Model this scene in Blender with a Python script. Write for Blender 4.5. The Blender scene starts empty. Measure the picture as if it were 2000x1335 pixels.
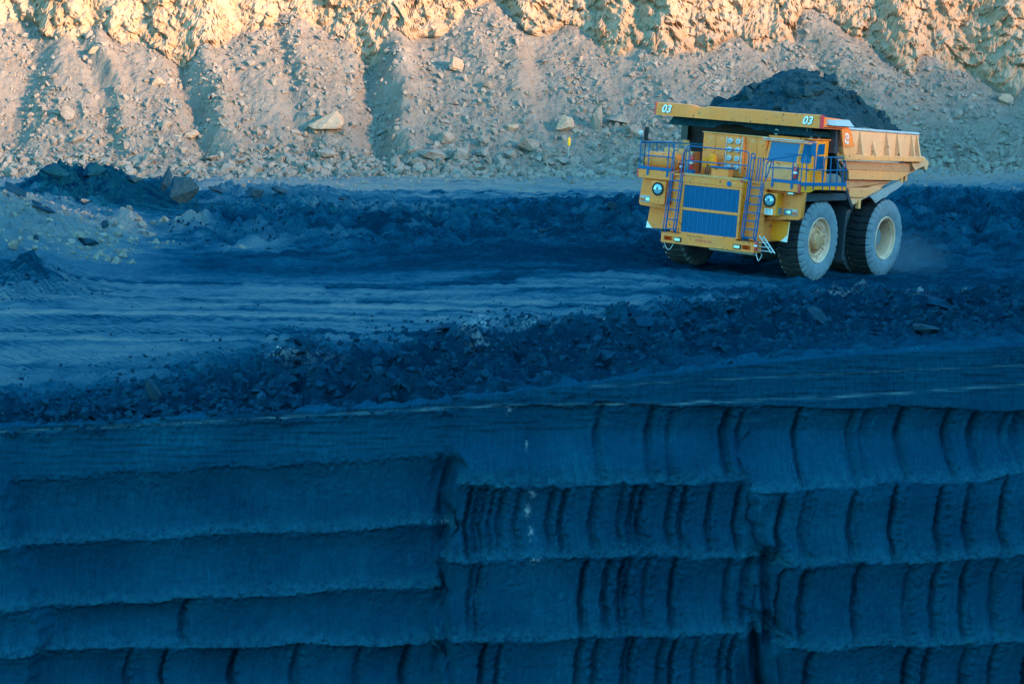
import bpy, bmesh, math, random
import numpy as np
from mathutils import Vector, Matrix

C = bpy.context.scene.collection
SC = bpy.context.scene
rng = np.random.default_rng(7)
random.seed(7)
R = math.radians

# ------------------------------------------------------------------ camera
CAMZ = 9.02
PITCH = R(7.749)
cam_d = bpy.data.cameras.new('camera')
cam_d.sensor_width = 36.0
cam_d.lens = 81.0
cam_d.clip_start = 0.5
cam_d.clip_end = 6000
cam = bpy.data.objects.new('camera', cam_d)
C.objects.link(cam)
cam.location = (0, 0, CAMZ)
cam.rotation_euler = (math.pi/2 - PITCH, 0, 0)
SC.camera = cam

# ------------------------------------------------------------------ light
SUN_EL = R(10.0)
SUN_AZ = R(52.0)                      # measured from straight behind the camera towards its right
sdir = Vector((math.sin(SUN_AZ)*math.cos(SUN_EL), -math.cos(SUN_AZ)*math.cos(SUN_EL), math.sin(SUN_EL)))
world = bpy.data.worlds.new('World')
SC.world = world
world.use_nodes = True
wn = world.node_tree
wn.nodes.clear()
wo = wn.nodes.new('ShaderNodeOutputWorld')
wb = wn.nodes.new('ShaderNodeBackground')
sky = wn.nodes.new('ShaderNodeTexSky')
sky.sky_type = 'NISHITA'
sky.sun_disc = False
sky.sun_elevation = SUN_EL
# Blender's sky puts the sun at (sin(rot), cos(rot)) in x, y
sky.sun_rotation = math.atan2(sdir.x, sdir.y)
sky.air_density = 1.2
sky.dust_density = 0.2
sky.ozone_density = 2.0
wb.inputs['Strength'].default_value = 0.15
tint = wn.nodes.new('ShaderNodeMix')       # clear cold evening air: a deeper blue than the model's
tint.data_type = 'RGBA'; tint.blend_type = 'MULTIPLY'; tint.inputs[0].default_value = 1.0
tint.inputs[7].default_value = (.40, 1.04, 1.16, 1)
wn.links.new(sky.outputs[0], tint.inputs[6])
wn.links.new(tint.outputs[2], wb.inputs[0])
wn.links.new(wb.outputs[0], wo.inputs[0])
sun_d = bpy.data.lights.new('sun', 'SUN')
sun_d.energy = 3.1
sun_d.angle = R(5.0)
sun_d.color = (1.0, 0.59, 0.32)
sun = bpy.data.objects.new('sun', sun_d)
C.objects.link(sun)
sun.rotation_euler = sdir.to_track_quat('Z', 'Y').to_euler()
sun.location = (60, -60, 60)
SC.view_settings.view_transform = 'Standard'
SC.view_settings.look = 'None'
SC.view_settings.exposure = 2.85
SC.view_settings.gamma = 1.0
SC.cycles.use_adaptive_sampling = False

# ------------------------------------------------------------------ noise
def _h(ix, iy, s):
    n = (ix.astype(np.int64)*374761393 + iy.astype(np.int64)*668265263 + s*2147483647 + 12345) & 0xFFFFFFFF
    n = ((n ^ (n >> 13))*1274126177) & 0xFFFFFFFF
    n = ((n ^ (n >> 15))*2246822519) & 0xFFFFFFFF
    return (n ^ (n >> 16)) & 0xFFFFFFFF
def noise(x, y, s=0):
    x = np.asarray(x, float); y = np.asarray(y, float)
    ix = np.floor(x); iy = np.floor(y); fx = x-ix; fy = y-iy
    u = fx*fx*fx*(fx*(fx*6-15)+10); v = fy*fy*fy*(fy*(fy*6-15)+10)
    def g(dx, dy):
        a = _h(ix+dx, iy+dy, s)*(2*math.pi/4294967296.0)
        return np.cos(a)*(fx-dx)+np.sin(a)*(fy-dy)
    a = g(0, 0); b = g(1, 0); c = g(0, 1); d = g(1, 1)
    return 1.5*((a*(1-u)+b*u)*(1-v)+(c*(1-u)+d*u)*v)
def fbm(x, y, s=0, o=4, gain=.5):
    t = 0; a = 1
    for k in range(o):
        t = t+a*noise(x*2**k, y*2**k, s+17*k); a *= gain
    return t
def worley(x, y, s=0):
    x = np.asarray(x, float); y = np.asarray(y, float)
    ix = np.floor(x); iy = np.floor(y)
    f1 = np.full(x.shape, 9.0); f2 = np.full(x.shape, 9.0); hid = np.zeros(x.shape)
    for dx in (-1, 0, 1):
        for dy in (-1, 0, 1):
            a = _h(ix+dx, iy+dy, s)/4294967296.0; b = _h(ix+dx, iy+dy, s+91)/4294967296.0
            d = np.hypot(ix+dx+a-x, iy+dy+b-y)
            m = d < f1
            f2 = np.where(m, f1, np.minimum(f2, d)); hid = np.where(m, a, hid); f1 = np.where(m, d, f1)
    return f1, f2, hid
def sst(a, b, x):
    t = np.clip((x-a)/(b-a), 0, 1); return t*t*(3-2*t)
def bump1(x, c, w): return np.exp(-((x-c)/w)**2)

# ------------------------------------------------------------------ materials
def new_mat(name):
    m = bpy.data.materials.new(name); m.use_nodes = True
    nt = m.node_tree; nt.nodes.clear()
    out = nt.nodes.new('ShaderNodeOutputMaterial'); b = nt.nodes.new('ShaderNodeBsdfPrincipled')
    nt.links.new(b.outputs[0], out.inputs[0])
    return m, nt, b
def nd(nt, t, **k):
    n = nt.nodes.new(t)
    for a, v in k.items(): setattr(n, a, v)
    return n
def tex_noise(nt, vec, scale, detail=6, rough=.6):
    n = nd(nt, 'ShaderNodeTexNoise'); n.inputs['Scale'].default_value = scale
    n.inputs['Detail'].default_value = detail; n.inputs['Roughness'].default_value = rough
    nt.links.new(vec, n.inputs['Vector']); return n.outputs['Fac']
def ramp(nt, fac, stops):
    r = nd(nt, 'ShaderNodeValToRGB')
    while len(r.color_ramp.elements) < len(stops): r.color_ramp.elements.new(.5)
    for e, (p, c) in zip(r.color_ramp.elements, stops):
        e.position = p; e.color = (c[0], c[1], c[2], 1) if hasattr(c, '__len__') else (c, c, c, 1)
    nt.links.new(fac, r.inputs[0]); return r.outputs[0]
def mix(nt, fac, a, b, mode='MIX'):
    m = nd(nt, 'ShaderNodeMix'); m.data_type = 'RGBA'; m.blend_type = mode
    for s, v in ((0, fac), (6, a), (7, b)):
        if isinstance(v, (int, float)): m.inputs[s].default_value = v
        elif isinstance(v, tuple): m.inputs[s].default_value = (v[0], v[1], v[2], 1)
        else: nt.links.new(v, m.inputs[s])
    return m.outputs[2]
def set_bump(nt, b, h, strength, dist):
    n = nd(nt, 'ShaderNodeBump'); n.inputs['Strength'].default_value = strength; n.inputs['Distance'].default_value = dist
    nt.links.new(h, n.inputs['Height']); nt.links.new(n.outputs[0], b.inputs['Normal'])
def coords(nt): return nd(nt, 'ShaderNodeTexCoord').outputs['Object']
def attr(nt, name): return nd(nt, 'ShaderNodeAttribute', attribute_name=name).outputs['Fac']

def simple(name, col, rough=.6, metal=0, dirt=0.0, dirtcol=(.20, .19, .18), dscale=3.0, bump=0, bscale=20, spec=.5):
    m, nt, b = new_mat(name); b.inputs['Specular IOR Level'].default_value = spec
    b.inputs['Roughness'].default_value = rough; b.inputs['Metallic'].default_value = metal
    if dirt > 0:
        c = coords(nt)
        f = ramp(nt, tex_noise(nt, c, dscale, 8, .65), [(.40, 0), (.72, 1)])
        mm = nd(nt, 'ShaderNodeMath', operation='MULTIPLY'); mm.inputs[1].default_value = dirt; nt.links.new(f, mm.inputs[0])
        nt.links.new(mix(nt, mm.outputs[0], col, dirtcol), b.inputs['Base Color'])
        if bump: set_bump(nt, b, tex_noise(nt, c, bscale, 4), bump, .02)
    else:
        b.inputs['Base Color'].default_value = (*col, 1)
        if bump: set_bump(nt, b, tex_noise(nt, coords(nt), bscale, 4), bump, .02)
    return m

def paint(name, col, worn=.34, dust=.34, rust=True):
    """sun-faded vehicle enamel: dust film, scuffs and small rust chips"""
    m, nt, b = new_mat(name)
    c = coords(nt)
    n1 = ramp(nt, tex_noise(nt, c, 1.6, 8, .7), [(.38, 0), (.75, 1)])
    f1 = nd(nt, 'ShaderNodeMath', operation='MULTIPLY'); f1.inputs[1].default_value = dust; nt.links.new(n1, f1.inputs[0])
    base = mix(nt, f1.outputs[0], col, (.62, .28, .15))
    mp = nd(nt, 'ShaderNodeMapping'); mp.inputs['Scale'].default_value = (5, 5, .7); nt.links.new(c, mp.inputs[0])
    n2 = ramp(nt, tex_noise(nt, mp.outputs[0], 2.2, 6, .7), [(.50, 0), (.80, 1)])
    f2 = nd(nt, 'ShaderNodeMath', operation='MULTIPLY'); f2.inputs[1].default_value = worn; nt.links.new(n2, f2.inputs[0])
    base = mix(nt, f2.outputs[0], base, (.34, .14, .06))
    if rust:
        n3 = ramp(nt, tex_noise(nt, c, 9, 3, .5), [(.66, 0), (.70, 1)])
        base = mix(nt, n3, base, (.10, .045, .02))
    nt.links.new(base, b.inputs['Base Color'])
    rr = ramp(nt, tex_noise(nt, c, 4, 4), [(.3, .38), (.7, .62)])
    nt.links.new(rr, b.inputs['Roughness']); b.inputs['Specular IOR Level'].default_value = .22
    set_bump(nt, b, tex_noise(nt, c, 2.5, 3), .12, .02)
    return m

YEL = (1.0, .218, .034)
M = {}
M['yellow'] = paint('yellow_enamel', YEL)
M['yellow_lit'] = paint('yellow_enamel_lit', (1.0, .27, .008), .14, .10)  # sunlit copy of the enamel, light painted in for sun-facing parts
M['body'] = paint('worn_body_paint', (.88, .34, .11), .35, .6)
M['body_pale'] = paint('scuffed_body_steel', (.74, .38, .19), .30, .7)
M['steel_grey'] = simple('bare_steel', (.36, .38, .40), .5, .3, .6, (.22, .20, .18))
M['dark'] = simple('chassis_paint', (.018, .026, .040), .7, 0, .5, (.05, .06, .07))
M['shaded_steel'] = simple('shaded_body_steel', (.016, .024, .040), .6, 0, .5, (.06, .05, .05))  # body steel darkened: the shade under the canopy is put into the colour
M['blue'] = simple('blue_rail_paint', (.002, .10, .235), .5, 0, .4, (.02, .12, .26), 6, spec=.12)
M['grille'] = simple('blue_grille_paint', (.001, .125, .285), .55, 0, .3, (.01, .11, .28), 5, spec=.08)
M['black'] = simple('black_void', (.004, .006, .010), .8)
M['rubber'] = simple('dusty_rubber', (.14, .155, .185), .85, 0, .9, (.23, .245, .265), 2.2, .3, 30)
M['tread'] = simple('shaded_tread_rubber', (.010, .014, .020), .85, 0, .4, (.03, .04, .05), 3.0, .3, 30)  # near-black rubber, with the shade on the tread painted in
M['rim'] = simple('dusty_rim_paint', (.90, .42, .27), .55, .05, .8, (.55, .28, .18), 3)
M['hub'] = simple('hub_steel', (.85, .30, .13), .45, .1, .6, (.16, .09, .05), 4)
M['red'] = simple('red_paint', (.62, .02, .03), .4, 0, .3, (.3, .1, .1))
M['white'] = simple('white_paint', (.78, .78, .76), .5, 0, .4, (.45, .45, .45), 6)
M['cap_grey'] = simple('grey_white_cap', (.40, .42, .45), .5, 0, .4, (.25, .25, .25), 6)
M['white_tube'] = simple('pale_steel', (.52, .55, .57), .45, .2, .4)
M['shadow_ink'] = simple('black_lettering', (.01, .01, .012), .6)
M['lens'] = simple('lamp_lens', (.24, .40, .48), .1, .3)
M['lens_red'] = simple('red_lens', (.45, .02, .02), .15)
M['drum'] = simple('grey_drum', (.16, .18, .19), .6, 0, .6)
def glass_mat():
    m, nt, b = new_mat('cab_glass')
    b.inputs['Base Color'].default_value = (.006, .09, .21, 1); b.inputs['Roughness'].default_value = .12
    b.inputs['Specular IOR Level'].default_value = .35
    return m
M['glass'] = glass_mat()

def ground_mat():
    m, nt, b = new_mat('pit_floor_dust_and_coal')
    c = coords(nt); d = attr(nt, 'dust'); w = attr(nt, 'white')
    f1 = tex_noise(nt, c, 1.1, 10, .7)
    f2 = tex_noise(nt, c, 7.0, 8, .75)
    a = nd(nt, 'ShaderNodeMath', operation='MULTIPLY_ADD'); a.inputs[1].default_value = .7; a.inputs[2].default_value = -.35; nt.links.new(f1, a.inputs[0])
    a2 = nd(nt, 'ShaderNodeMath', operation='MULTIPLY_ADD'); a2.inputs[1].default_value = .8; a2.inputs[2].default_value = -.40; nt.links.new(f2, a2.inputs[0])
    s = nd(nt, 'ShaderNodeMath', operation='ADD'); nt.links.new(a.outputs[0], s.inputs[0]); nt.links.new(a2.outputs[0], s.inputs[1])
    s2 = nd(nt, 'ShaderNodeMath', operation='MULTIPLY_ADD'); s2.inputs[1].default_value = .72; nt.links.new(s.outputs[0], s2.inputs[0]); nt.links.new(d, s2.inputs[2])
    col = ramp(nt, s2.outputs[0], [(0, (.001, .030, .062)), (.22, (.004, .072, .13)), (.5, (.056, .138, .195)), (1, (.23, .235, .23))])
    ws = ramp(nt, f2, [(.47, 0), (.55, 1)])
    wm = nd(nt, 'ShaderNodeMath', operation='MULTIPLY'); nt.links.new(ws, wm.inputs[0]); nt.links.new(w, wm.inputs[1])
    col = mix(nt, wm.outputs[0], col, (.55, .60, .62))
    nt.links.new(col, b.inputs['Base Color']); b.inputs['Roughness'].default_value = .85; b.inputs['Specular IOR Level'].default_value = 0
    hb = nd(nt, 'ShaderNodeMath', operation='ADD'); nt.links.new(tex_noise(nt, c, 3.5, 10, .72), hb.inputs[0]); nt.links.new(f2, hb.inputs[1])
    set_bump(nt, b, hb.outputs[0], .85, .20)
    return m
def coal_mat():
    m, nt, b = new_mat('cut_coal')
    uv = nd(nt, 'ShaderNodeUVMap').outputs[0]; c = coords(nt)
    mp = nd(nt, 'ShaderNodeMapping'); mp.inputs['Scale'].default_value = (210, 16, 1); nt.links.new(uv, mp.inputs[0])
    st = tex_noise(nt, mp.outputs[0], 1.0, 4, .6)
    mp2 = nd(nt, 'ShaderNodeMapping'); mp2.inputs['Scale'].default_value = (14, 300, 1); nt.links.new(uv, mp2.inputs[0])
    bed = tex_noise(nt, mp2.outputs[0], 1.0, 6, .7)
    fine = tex_noise(nt, c, 6, 12, .8)
    big = tex_noise(nt, c, .45, 5, .6)
    bm_ = nd(nt, 'ShaderNodeMath', operation='MULTIPLY'); bm_.inputs[1].default_value = .22; nt.links.new(bed, bm_.inputs[0])
    sm_ = nd(nt, 'ShaderNodeMath', operation='MULTIPLY'); sm_.inputs[1].default_value = .7; nt.links.new(st, sm_.inputs[0])
    h = nd(nt, 'ShaderNodeMath', operation='ADD'); nt.links.new(sm_.outputs[0], h.inputs[0]); nt.links.new(bm_.outputs[0], h.inputs[1])
    h2 = nd(nt, 'ShaderNodeMath', operation='ADD'); nt.links.new(h.outputs[0], h2.inputs[0]); nt.links.new(fine, h2.inputs[1])
    h3 = nd(nt, 'ShaderNodeMath', operation='ADD'); nt.links.new(h2.outputs[0], h3.inputs[0]); nt.links.new(big, h3.inputs[1])
    q = nd(nt, 'ShaderNodeMath', operation='MULTIPLY'); q.inputs[1].default_value = .25; nt.links.new(h3.outputs[0], q.inputs[0])
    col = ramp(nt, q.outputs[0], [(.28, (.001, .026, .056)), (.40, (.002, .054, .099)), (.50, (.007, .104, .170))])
    sm = attr(nt, 'seam')
    ws = ramp(nt, bed, [(.44, 0), (.6, 1)])
    wm = nd(nt, 'ShaderNodeMath', operation='MULTIPLY'); nt.links.new(ws, wm.inputs[0]); nt.links.new(sm, wm.inputs[1])
    col = mix(nt, wm.outputs[0], col, (.16, .27, .30))
    ca = attr(nt, 'calcite')
    wc = ramp(nt, fine, [(.50, 0), (.56, 1)])
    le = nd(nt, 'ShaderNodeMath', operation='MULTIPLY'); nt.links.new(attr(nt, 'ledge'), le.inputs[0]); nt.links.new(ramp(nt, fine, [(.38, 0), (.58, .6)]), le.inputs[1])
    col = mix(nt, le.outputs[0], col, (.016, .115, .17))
    wm2 = nd(nt, 'ShaderNodeMath', operation='MULTIPLY'); nt.links.new(wc, wm2.inputs[0]); nt.links.new(ca, wm2.inputs[1])
    col = mix(nt, wm2.outputs[0], col, (.55, .60, .56))
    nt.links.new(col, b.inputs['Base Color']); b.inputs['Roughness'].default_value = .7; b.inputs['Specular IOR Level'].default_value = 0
    set_bump(nt, b, h2.outputs[0], .9, .09)
    return m
def rock_mat(name='pale_rock', stops=None, face=True):
    m, nt, b = new_mat(name)
    c = coords(nt)
    stops = stops or [(.25, (.095, .080, .070)), (.5, (.18, .150, .130)), (.75, (.28, .235, .205))]
    f1 = tex_noise(nt, c, .8, 10, .7); f2 = tex_noise(nt, c, 6, 8, .75)
    av = nd(nt, 'ShaderNodeMath', operation='ADD'); nt.links.new(f1, av.inputs[0]); nt.links.new(f2, av.inputs[1])
    hf = nd(nt, 'ShaderNodeMath', operation='MULTIPLY'); hf.inputs[1].default_value = .5; nt.links.new(av.outputs[0], hf.inputs[0])
    col = ramp(nt, hf.outputs[0], stops)
    if face:
        fa = attr(nt, 'face')
        och = ramp(nt, tex_noise(nt, c, .55, 6, .65), [(.42, (.37, .265, .195)), (.56, (.34, .20, .115)), (.68, (.24, .12, .06))])
        och = mix(nt, .5, och, ramp(nt, f2, [(.3, (.17, .11, .075)), (.7, (.42, .31, .235))]))
        col = mix(nt, fa, col, och)
        col = mix(nt, attr(nt, 'coaldust'), col, (.03, .055, .085))
    nt.links.new(col, b.inputs['Base Color']); b.inputs['Roughness'].default_value = .9; b.inputs['Specular IOR Level'].default_value = .02
    hb = nd(nt, 'ShaderNodeMath', operation='ADD'); nt.links.new(tex_noise(nt, c, 2.5, 10, .75), hb.inputs[0]); nt.links.new(f2, hb.inputs[1])
    set_bump(nt, b, hb.outputs[0], .6, .14)
    return m
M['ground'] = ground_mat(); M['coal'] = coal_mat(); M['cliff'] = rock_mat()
M['rock'] = rock_mat('boulder_rock', [(.3, (.115, .100, .090)), (.5, (.22, .19, .168)), (.72, (.35, .305, .265))], False)
M['rock_tan'] = rock_mat('tan_boulder_rock', [(.3, (.18, .13, .10)), (.5, (.32, .24, .18)), (.72, (.46, .36, .28))], False)
M['load'] = rock_mat('skylit_coal', [(.3, (.003, .018, .028)), (.5, (.010, .040, .058)), (.75, (.04, .095, .12))], False)  # greyer, lighter coal: open sky light on the heap is in the colour
M['lump'] = rock_mat('coal_lump', [(.3, (.001, .014, .032)), (.5, (.002, .036, .070)), (.75, (.008, .066, .11))], False)
M['slab'] = rock_mat('dark_shale', [(.3, (.005, .026, .046)), (.5, (.013, .050, .080)), (.75, (.04, .088, .125))], False)
M['earth'] = rock_mat('outer_earth', [(.3, (.06, .07, .08)), (.7, (.16, .16, .16))], False)

# ------------------------------------------------------------------ mesh helpers
def link(name, me, mat, parent=None):
    o = bpy.data.objects.new(name, me); C.objects.link(o)
    if mat is not None and not me.materials: me.materials.append(mat)
    if parent is not None: o.parent = parent
    return o
def tag(o, label=None, cat=None, group=None, kind=None):
    if label: o['label'] = label
    if cat: o['category'] = cat
    if group: o['group'] = group
    if kind: o['kind'] = kind
    return o
def grid_mesh(name, X, Y, Z, mat, attrs=None, uv=None, smooth=True, flip=False):
    nr, nc = X.shape
    co = np.stack([X, Y, Z], -1).reshape(-1, 3).astype(np.float32)
    i = np.arange(nr*nc).reshape(nr, nc)
    q = np.stack([i[:-1, :-1], i[:-1, 1:], i[1:, 1:], i[1:, :-1]], -1).reshape(-1, 4)
    if flip: q = q[:, ::-1]
    me = bpy.data.meshes.new(name)
    me.vertices.add(len(co)); me.vertices.foreach_set('co', co.ravel())
    me.loops.add(q.size); me.loops.foreach_set('vertex_index', q.ravel().astype(np.int32))
    me.polygons.add(len(q)); me.polygons.foreach_set('loop_start', np.arange(0, q.size, 4, dtype=np.int32))
    me.polygons.foreach_set('use_smooth', np.full(len(q), smooth))
    me.update(calc_edges=True)
    for k, a in (attrs or {}).items():
        at = me.attributes.new(k, 'FLOAT', 'POINT'); at.data.foreach_set('value', a.ravel().astype(np.float32))
    if uv is not None:
        l = me.uv_layers.new(name='UVMap')
        l.data.foreach_set('uv', uv.reshape(-1, 2)[q.ravel()].astype(np.float32).ravel())
    return link(name, me, mat)
def tri_mesh(name, co, tr, mat, parent=None, smooth=False):
    me = bpy.data.meshes.new(name)
    me.vertices.add(len(co)); me.vertices.foreach_set('co', np.asarray(co, np.float32).ravel())
    me.loops.add(tr.size); me.loops.foreach_set('vertex_index', tr.ravel().astype(np.int32))
    me.polygons.add(len(tr)); me.polygons.foreach_set('loop_start', np.arange(0, tr.size, 3, dtype=np.int32))
    me.polygons.foreach_set('use_smooth', np.full(len(tr), smooth))
    me.update(calc_edges=True)
    return link(name, me, mat, parent)

# pixel-of-the-plan helpers used only to lay out the terrain
F = 4500.0
def ray(u, v):
    a = (u-1000)/F; b = (v-667.5)/F
    d = np.array([a, math.cos(PITCH)-b*math.sin(PITCH), -math.sin(PITCH)-b*math.cos(PITCH)])
    return d
def at_floor(u, v, z=0.0):
    d = ray(u, v); k = (z-CAMZ)/d[2]
    return d[0]*k, d[1]*k

# ------------------------------------------------------------------ terrain functions
TO = np.array([8.74, 85.86, 0.0])                       # truck: ground point under the front axle
TF = np.array([-.587, -.807, .058]); TL = np.array([.806, -.590, -.049]); TU = np.array([.074, .018, .997])
TF /= np.linalg.norm(TF); TL -= TF*TF.dot(TL); TL /= np.linalg.norm(TL); TU = np.cross(TF, TL)
TC = TO-2.65*TF

WALLY = 57.4
def wall_z(V): return CAMZ-WALLY*np.tan(PITCH+np.arctan((V-667.5)/F))
def VTOP(U): return np.interp(U, [-400, 0, 400, 800, 1000, 1300, 1500, 1700, 2000, 2400], [850, 838, 818, 798, 772, 738, 716, 700, 684, 668])
def uv_of(x, y):
    U = 1000+F*x/(y*math.cos(PITCH)+CAMZ*math.sin(PITCH))
    V = 667.5+F*np.tan(np.arctan2(CAMZ, y)-PITCH)
    return U, V
def seg_d(U, V, u0, v0, u1, v1):
    du, dv = u1-u0, v1-v0
    t = np.clip(((U-u0)*du+(V-v0)*dv)/(du*du+dv*dv), 0, 1)
    return np.hypot(U-u0-t*du, V-v0-t*dv), t
def blob(U, V, u, v, a, b): return np.exp(-(((U-u)/a)**2+((V-v)/b)**2))

def floor_fields(x, y):
    """height, dust and white-patch fields of the bench floor"""
    U, V = uv_of(x, y)
    wob = 14*noise(x*.25, y*.25, 5)
    Vw = V+wob
    zt = -(TU[0]*(x-TO[0])+TU[1]*(y-TO[1]))/TU[2]
    r = np.hypot((x-TC[0]), (y-TC[1]))
    w = 1-sst(4.5, 17, r)
    z = w*zt
    edge = 1-sst(57.5, 70, y)
    ze = wall_z(VTOP(1000+78.3*x))
    z = z*(1-edge)+edge*(ze-.12)
    # berm of broken coal along the cut
    bl = 762-.085*U+16*noise(U*.004, 3.3, 8)
    bw = bump1(Vw, bl+np.where(Vw > bl, 15, 0), np.where(Vw > bl, 75, 40))
    bl_r = sst(1150, 1700, U)
    z = z+bw*(.15+.16*noise(x*.35, y*.35, 21))+bl_r*.12*bump1(Vw, 650, 40)
    # windrow of coal across the middle
    wr = bump1(Vw, 442, 44)*sst(330, 520, U)*(1-sst(1900, 2100, U))
    z = z+wr*(.25+.30*noise(x*.3, y*.15, 22))
    # mounds on the left
    m1 = blob(U, V, 165, 392, 120, 26); m1b = blob(U, V, 235, 395, 70, 16)
    m2 = blob(U, V, -20, 470, 170, 55)
    m3 = blob(U, V, 30, 570, 120, 22)
    m4 = blob(U, V, 250, 452, 40, 10)+blob(U, V, 382, 452, 46, 11)*1.1
    m5 = blob(U, V, 1170, 332, 95, 9)
    m6 = bump1(V, 384, 9)*sst(390, 430, U)*(1-sst(600, 720, U))
    m1c = blob(U, V, 100, 394, 55, 20)
    z = z+.85*m1+.75*m1b+.75*m1c+1.5*m2+.75*m3+.55*m4+.75*m5+.3*m6
    z = z+.5*blob(U, V, 1250, 440, 90, 26)
    mr = sst(1600, 1760, U)*bump1(V, 420, 50)
    z = z+.25*mr
    rough = np.clip(.20-.12*sst(520, 575, V)*(1-sst(640, 715, V))+1.0*bw+1.0*wr+.8*m1+1.3*m2+.5*m4+1.1*m3+.6*m6+.5*mr+.5*bl_r*bump1(V, 650, 60)+.5*sst(0, 1, (V < 345)*1.0), 0, 1.1)
    f1, f2, hid = worley(x*.85, y*.55, 31)
    z = z+rough*(.55*(.62-f1)*(.4+hid)+.30*fbm(x*1.3, y*1.3, 41, 4))
    f1b, f2b, hb = worley(x*2.3, y*1.6, 33)
    z = z+rough*.30*(.6-f1b)*(.3+1.2*hb)+.018*fbm(x*3, y*3, 43, 3)
    # wheel ruts along the haul road
    road = sst(520, 575, V)*(1-sst(640, 715, V+.05*(U-500)))
    sl = y+.16*x+1.6*noise(x*.05, 1.7, 50)
    z = z+.10*road*noise(x*.05, sl*1.1, 51)+.05*road*noise(x*.12, sl*3.2, 52)
    lug = np.sin(x*11+6*noise(x*.3, sl*.8, 53))*np.maximum(0, noise(x*.06, sl*1.4, 54))
    z = z+.055*road*lug
    # dust: 0 = bare coal, 1 = pale rock fines
    st = noise(x*.045, sl*.75, 60)+.6*noise(x*.09, sl*1.9, 61)+.35*noise(x*.2, sl*5, 62)
    d = .10+.06*fbm(x*.2, y*.4, 63, 3)
    d = np.where(V < 520, d, d)
    top = 1-sst(330, 366, V+1.9*wob+10*noise(x*.7, y*.3, 65)+8-10*sst(1500, 1900, U))
    d = d+.78*top
    lr = bump1(Vw, 358, 22)*(sst(330, 440, U))*(1-.35*sst(1300, 1500, U))
    d = d+(.85+.35*st)*lr*(1-top)
    d = d+(.26+.40*st)*bump1(V, 384, 13)*sst(300, 420, U)*(1-sst(1200, 1330, U))
    left = (1-sst(150, 430, U+3.0*(430-V)*(V < 430)))*bump1(V, 474, 62)
    d = d+.74*left+.50*m4-.65*m1*(1-.0*U)-.3*m1b
    d = d+.55*(1-sst(40, 120, U))*bump1(V, 368, 24)+.40*blob(U, V, 490, 487, 70, 9)+.22*blob(U, V, 560, 470, 130, 16)+.25*blob(U, V, 700, 415, 200, 14)
    d = d-.20*road*sst(.05, .5, noise(x*.22, sl*.9, 48)+.5*noise(x*.7, sl*2.2, 49))+(.43+.36*st)*road*(1-sst(950, 1500, U+.9*(V-600)))
    d = d+(.14+.22*st)*road*sst(950, 1300, U)*(1-sst(1500, 1800, U))
    d = d-.12*blob(U, V, 1150, 520, 420, 24)-.3*m3
    lp = (1-sst(350, 620, U))*bump1(V, 690, 40)
    d = d+.10*lp
    tm = np.maximum(0, noise(x*.035, sl*1.15, 69)+.15)*np.sin(2*math.pi*(x*.9+sl*1.6+.25*noise(x*.5, sl, 64))/.36)
    d = d+.36*road*tm+.24*fbm(x*.4, y*.7, 67, 5)*bump1(V, 455, 62)+.10*fbm(x*.9, y*1.8, 68, 3)*road+.12*sst(1800, 1950, U)*bump1(V, 375, 28)+.35*blob(U, V, 1900, 335, 160, 16)
    d = d-.12*bw*(1-.5*lp)
    d = d-.55*m5
    for (u0, v0, u1, v1, wd, am) in ((640, 566, 1000, 556, 7, .34), (980, 556, 1480, 520, 8, .26), (700, 590, 1250, 566, 5, .22), (470, 598, 640, 592, 5, .28), (1000, 522, 1300, 497, 9, .15), (100, 555, 470, 556, 6, .30), (40, 600, 300, 590, 4, .14)):
        sd, tt = seg_d(U, V+4*noise(x*.25, y*.2, 66), u0, v0, u1, v1)
        d = d-am*np.exp(-(sd/wd)**2)
    d = np.clip(d, 0.0, 1)
    wp = sum(blob(U, V, *p) for p in ((945, 640, 32, 14), (1050, 648, 38, 8), (915, 672, 14, 8), (945, 690, 24, 6), (1185, 642, 16, 5), (590, 690, 50, 6), (545, 685, 26, 7), (1420, 602, 24, 8), (1640, 592, 60, 6), (1840, 582, 90, 8), (1800, 600, 30, 8)))
    return z, d, np.clip(wp*.45, 0, 1)
def floor_z(x, y): return floor_fields(np.asarray(x, float), np.asarray(y, float))[0]

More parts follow.
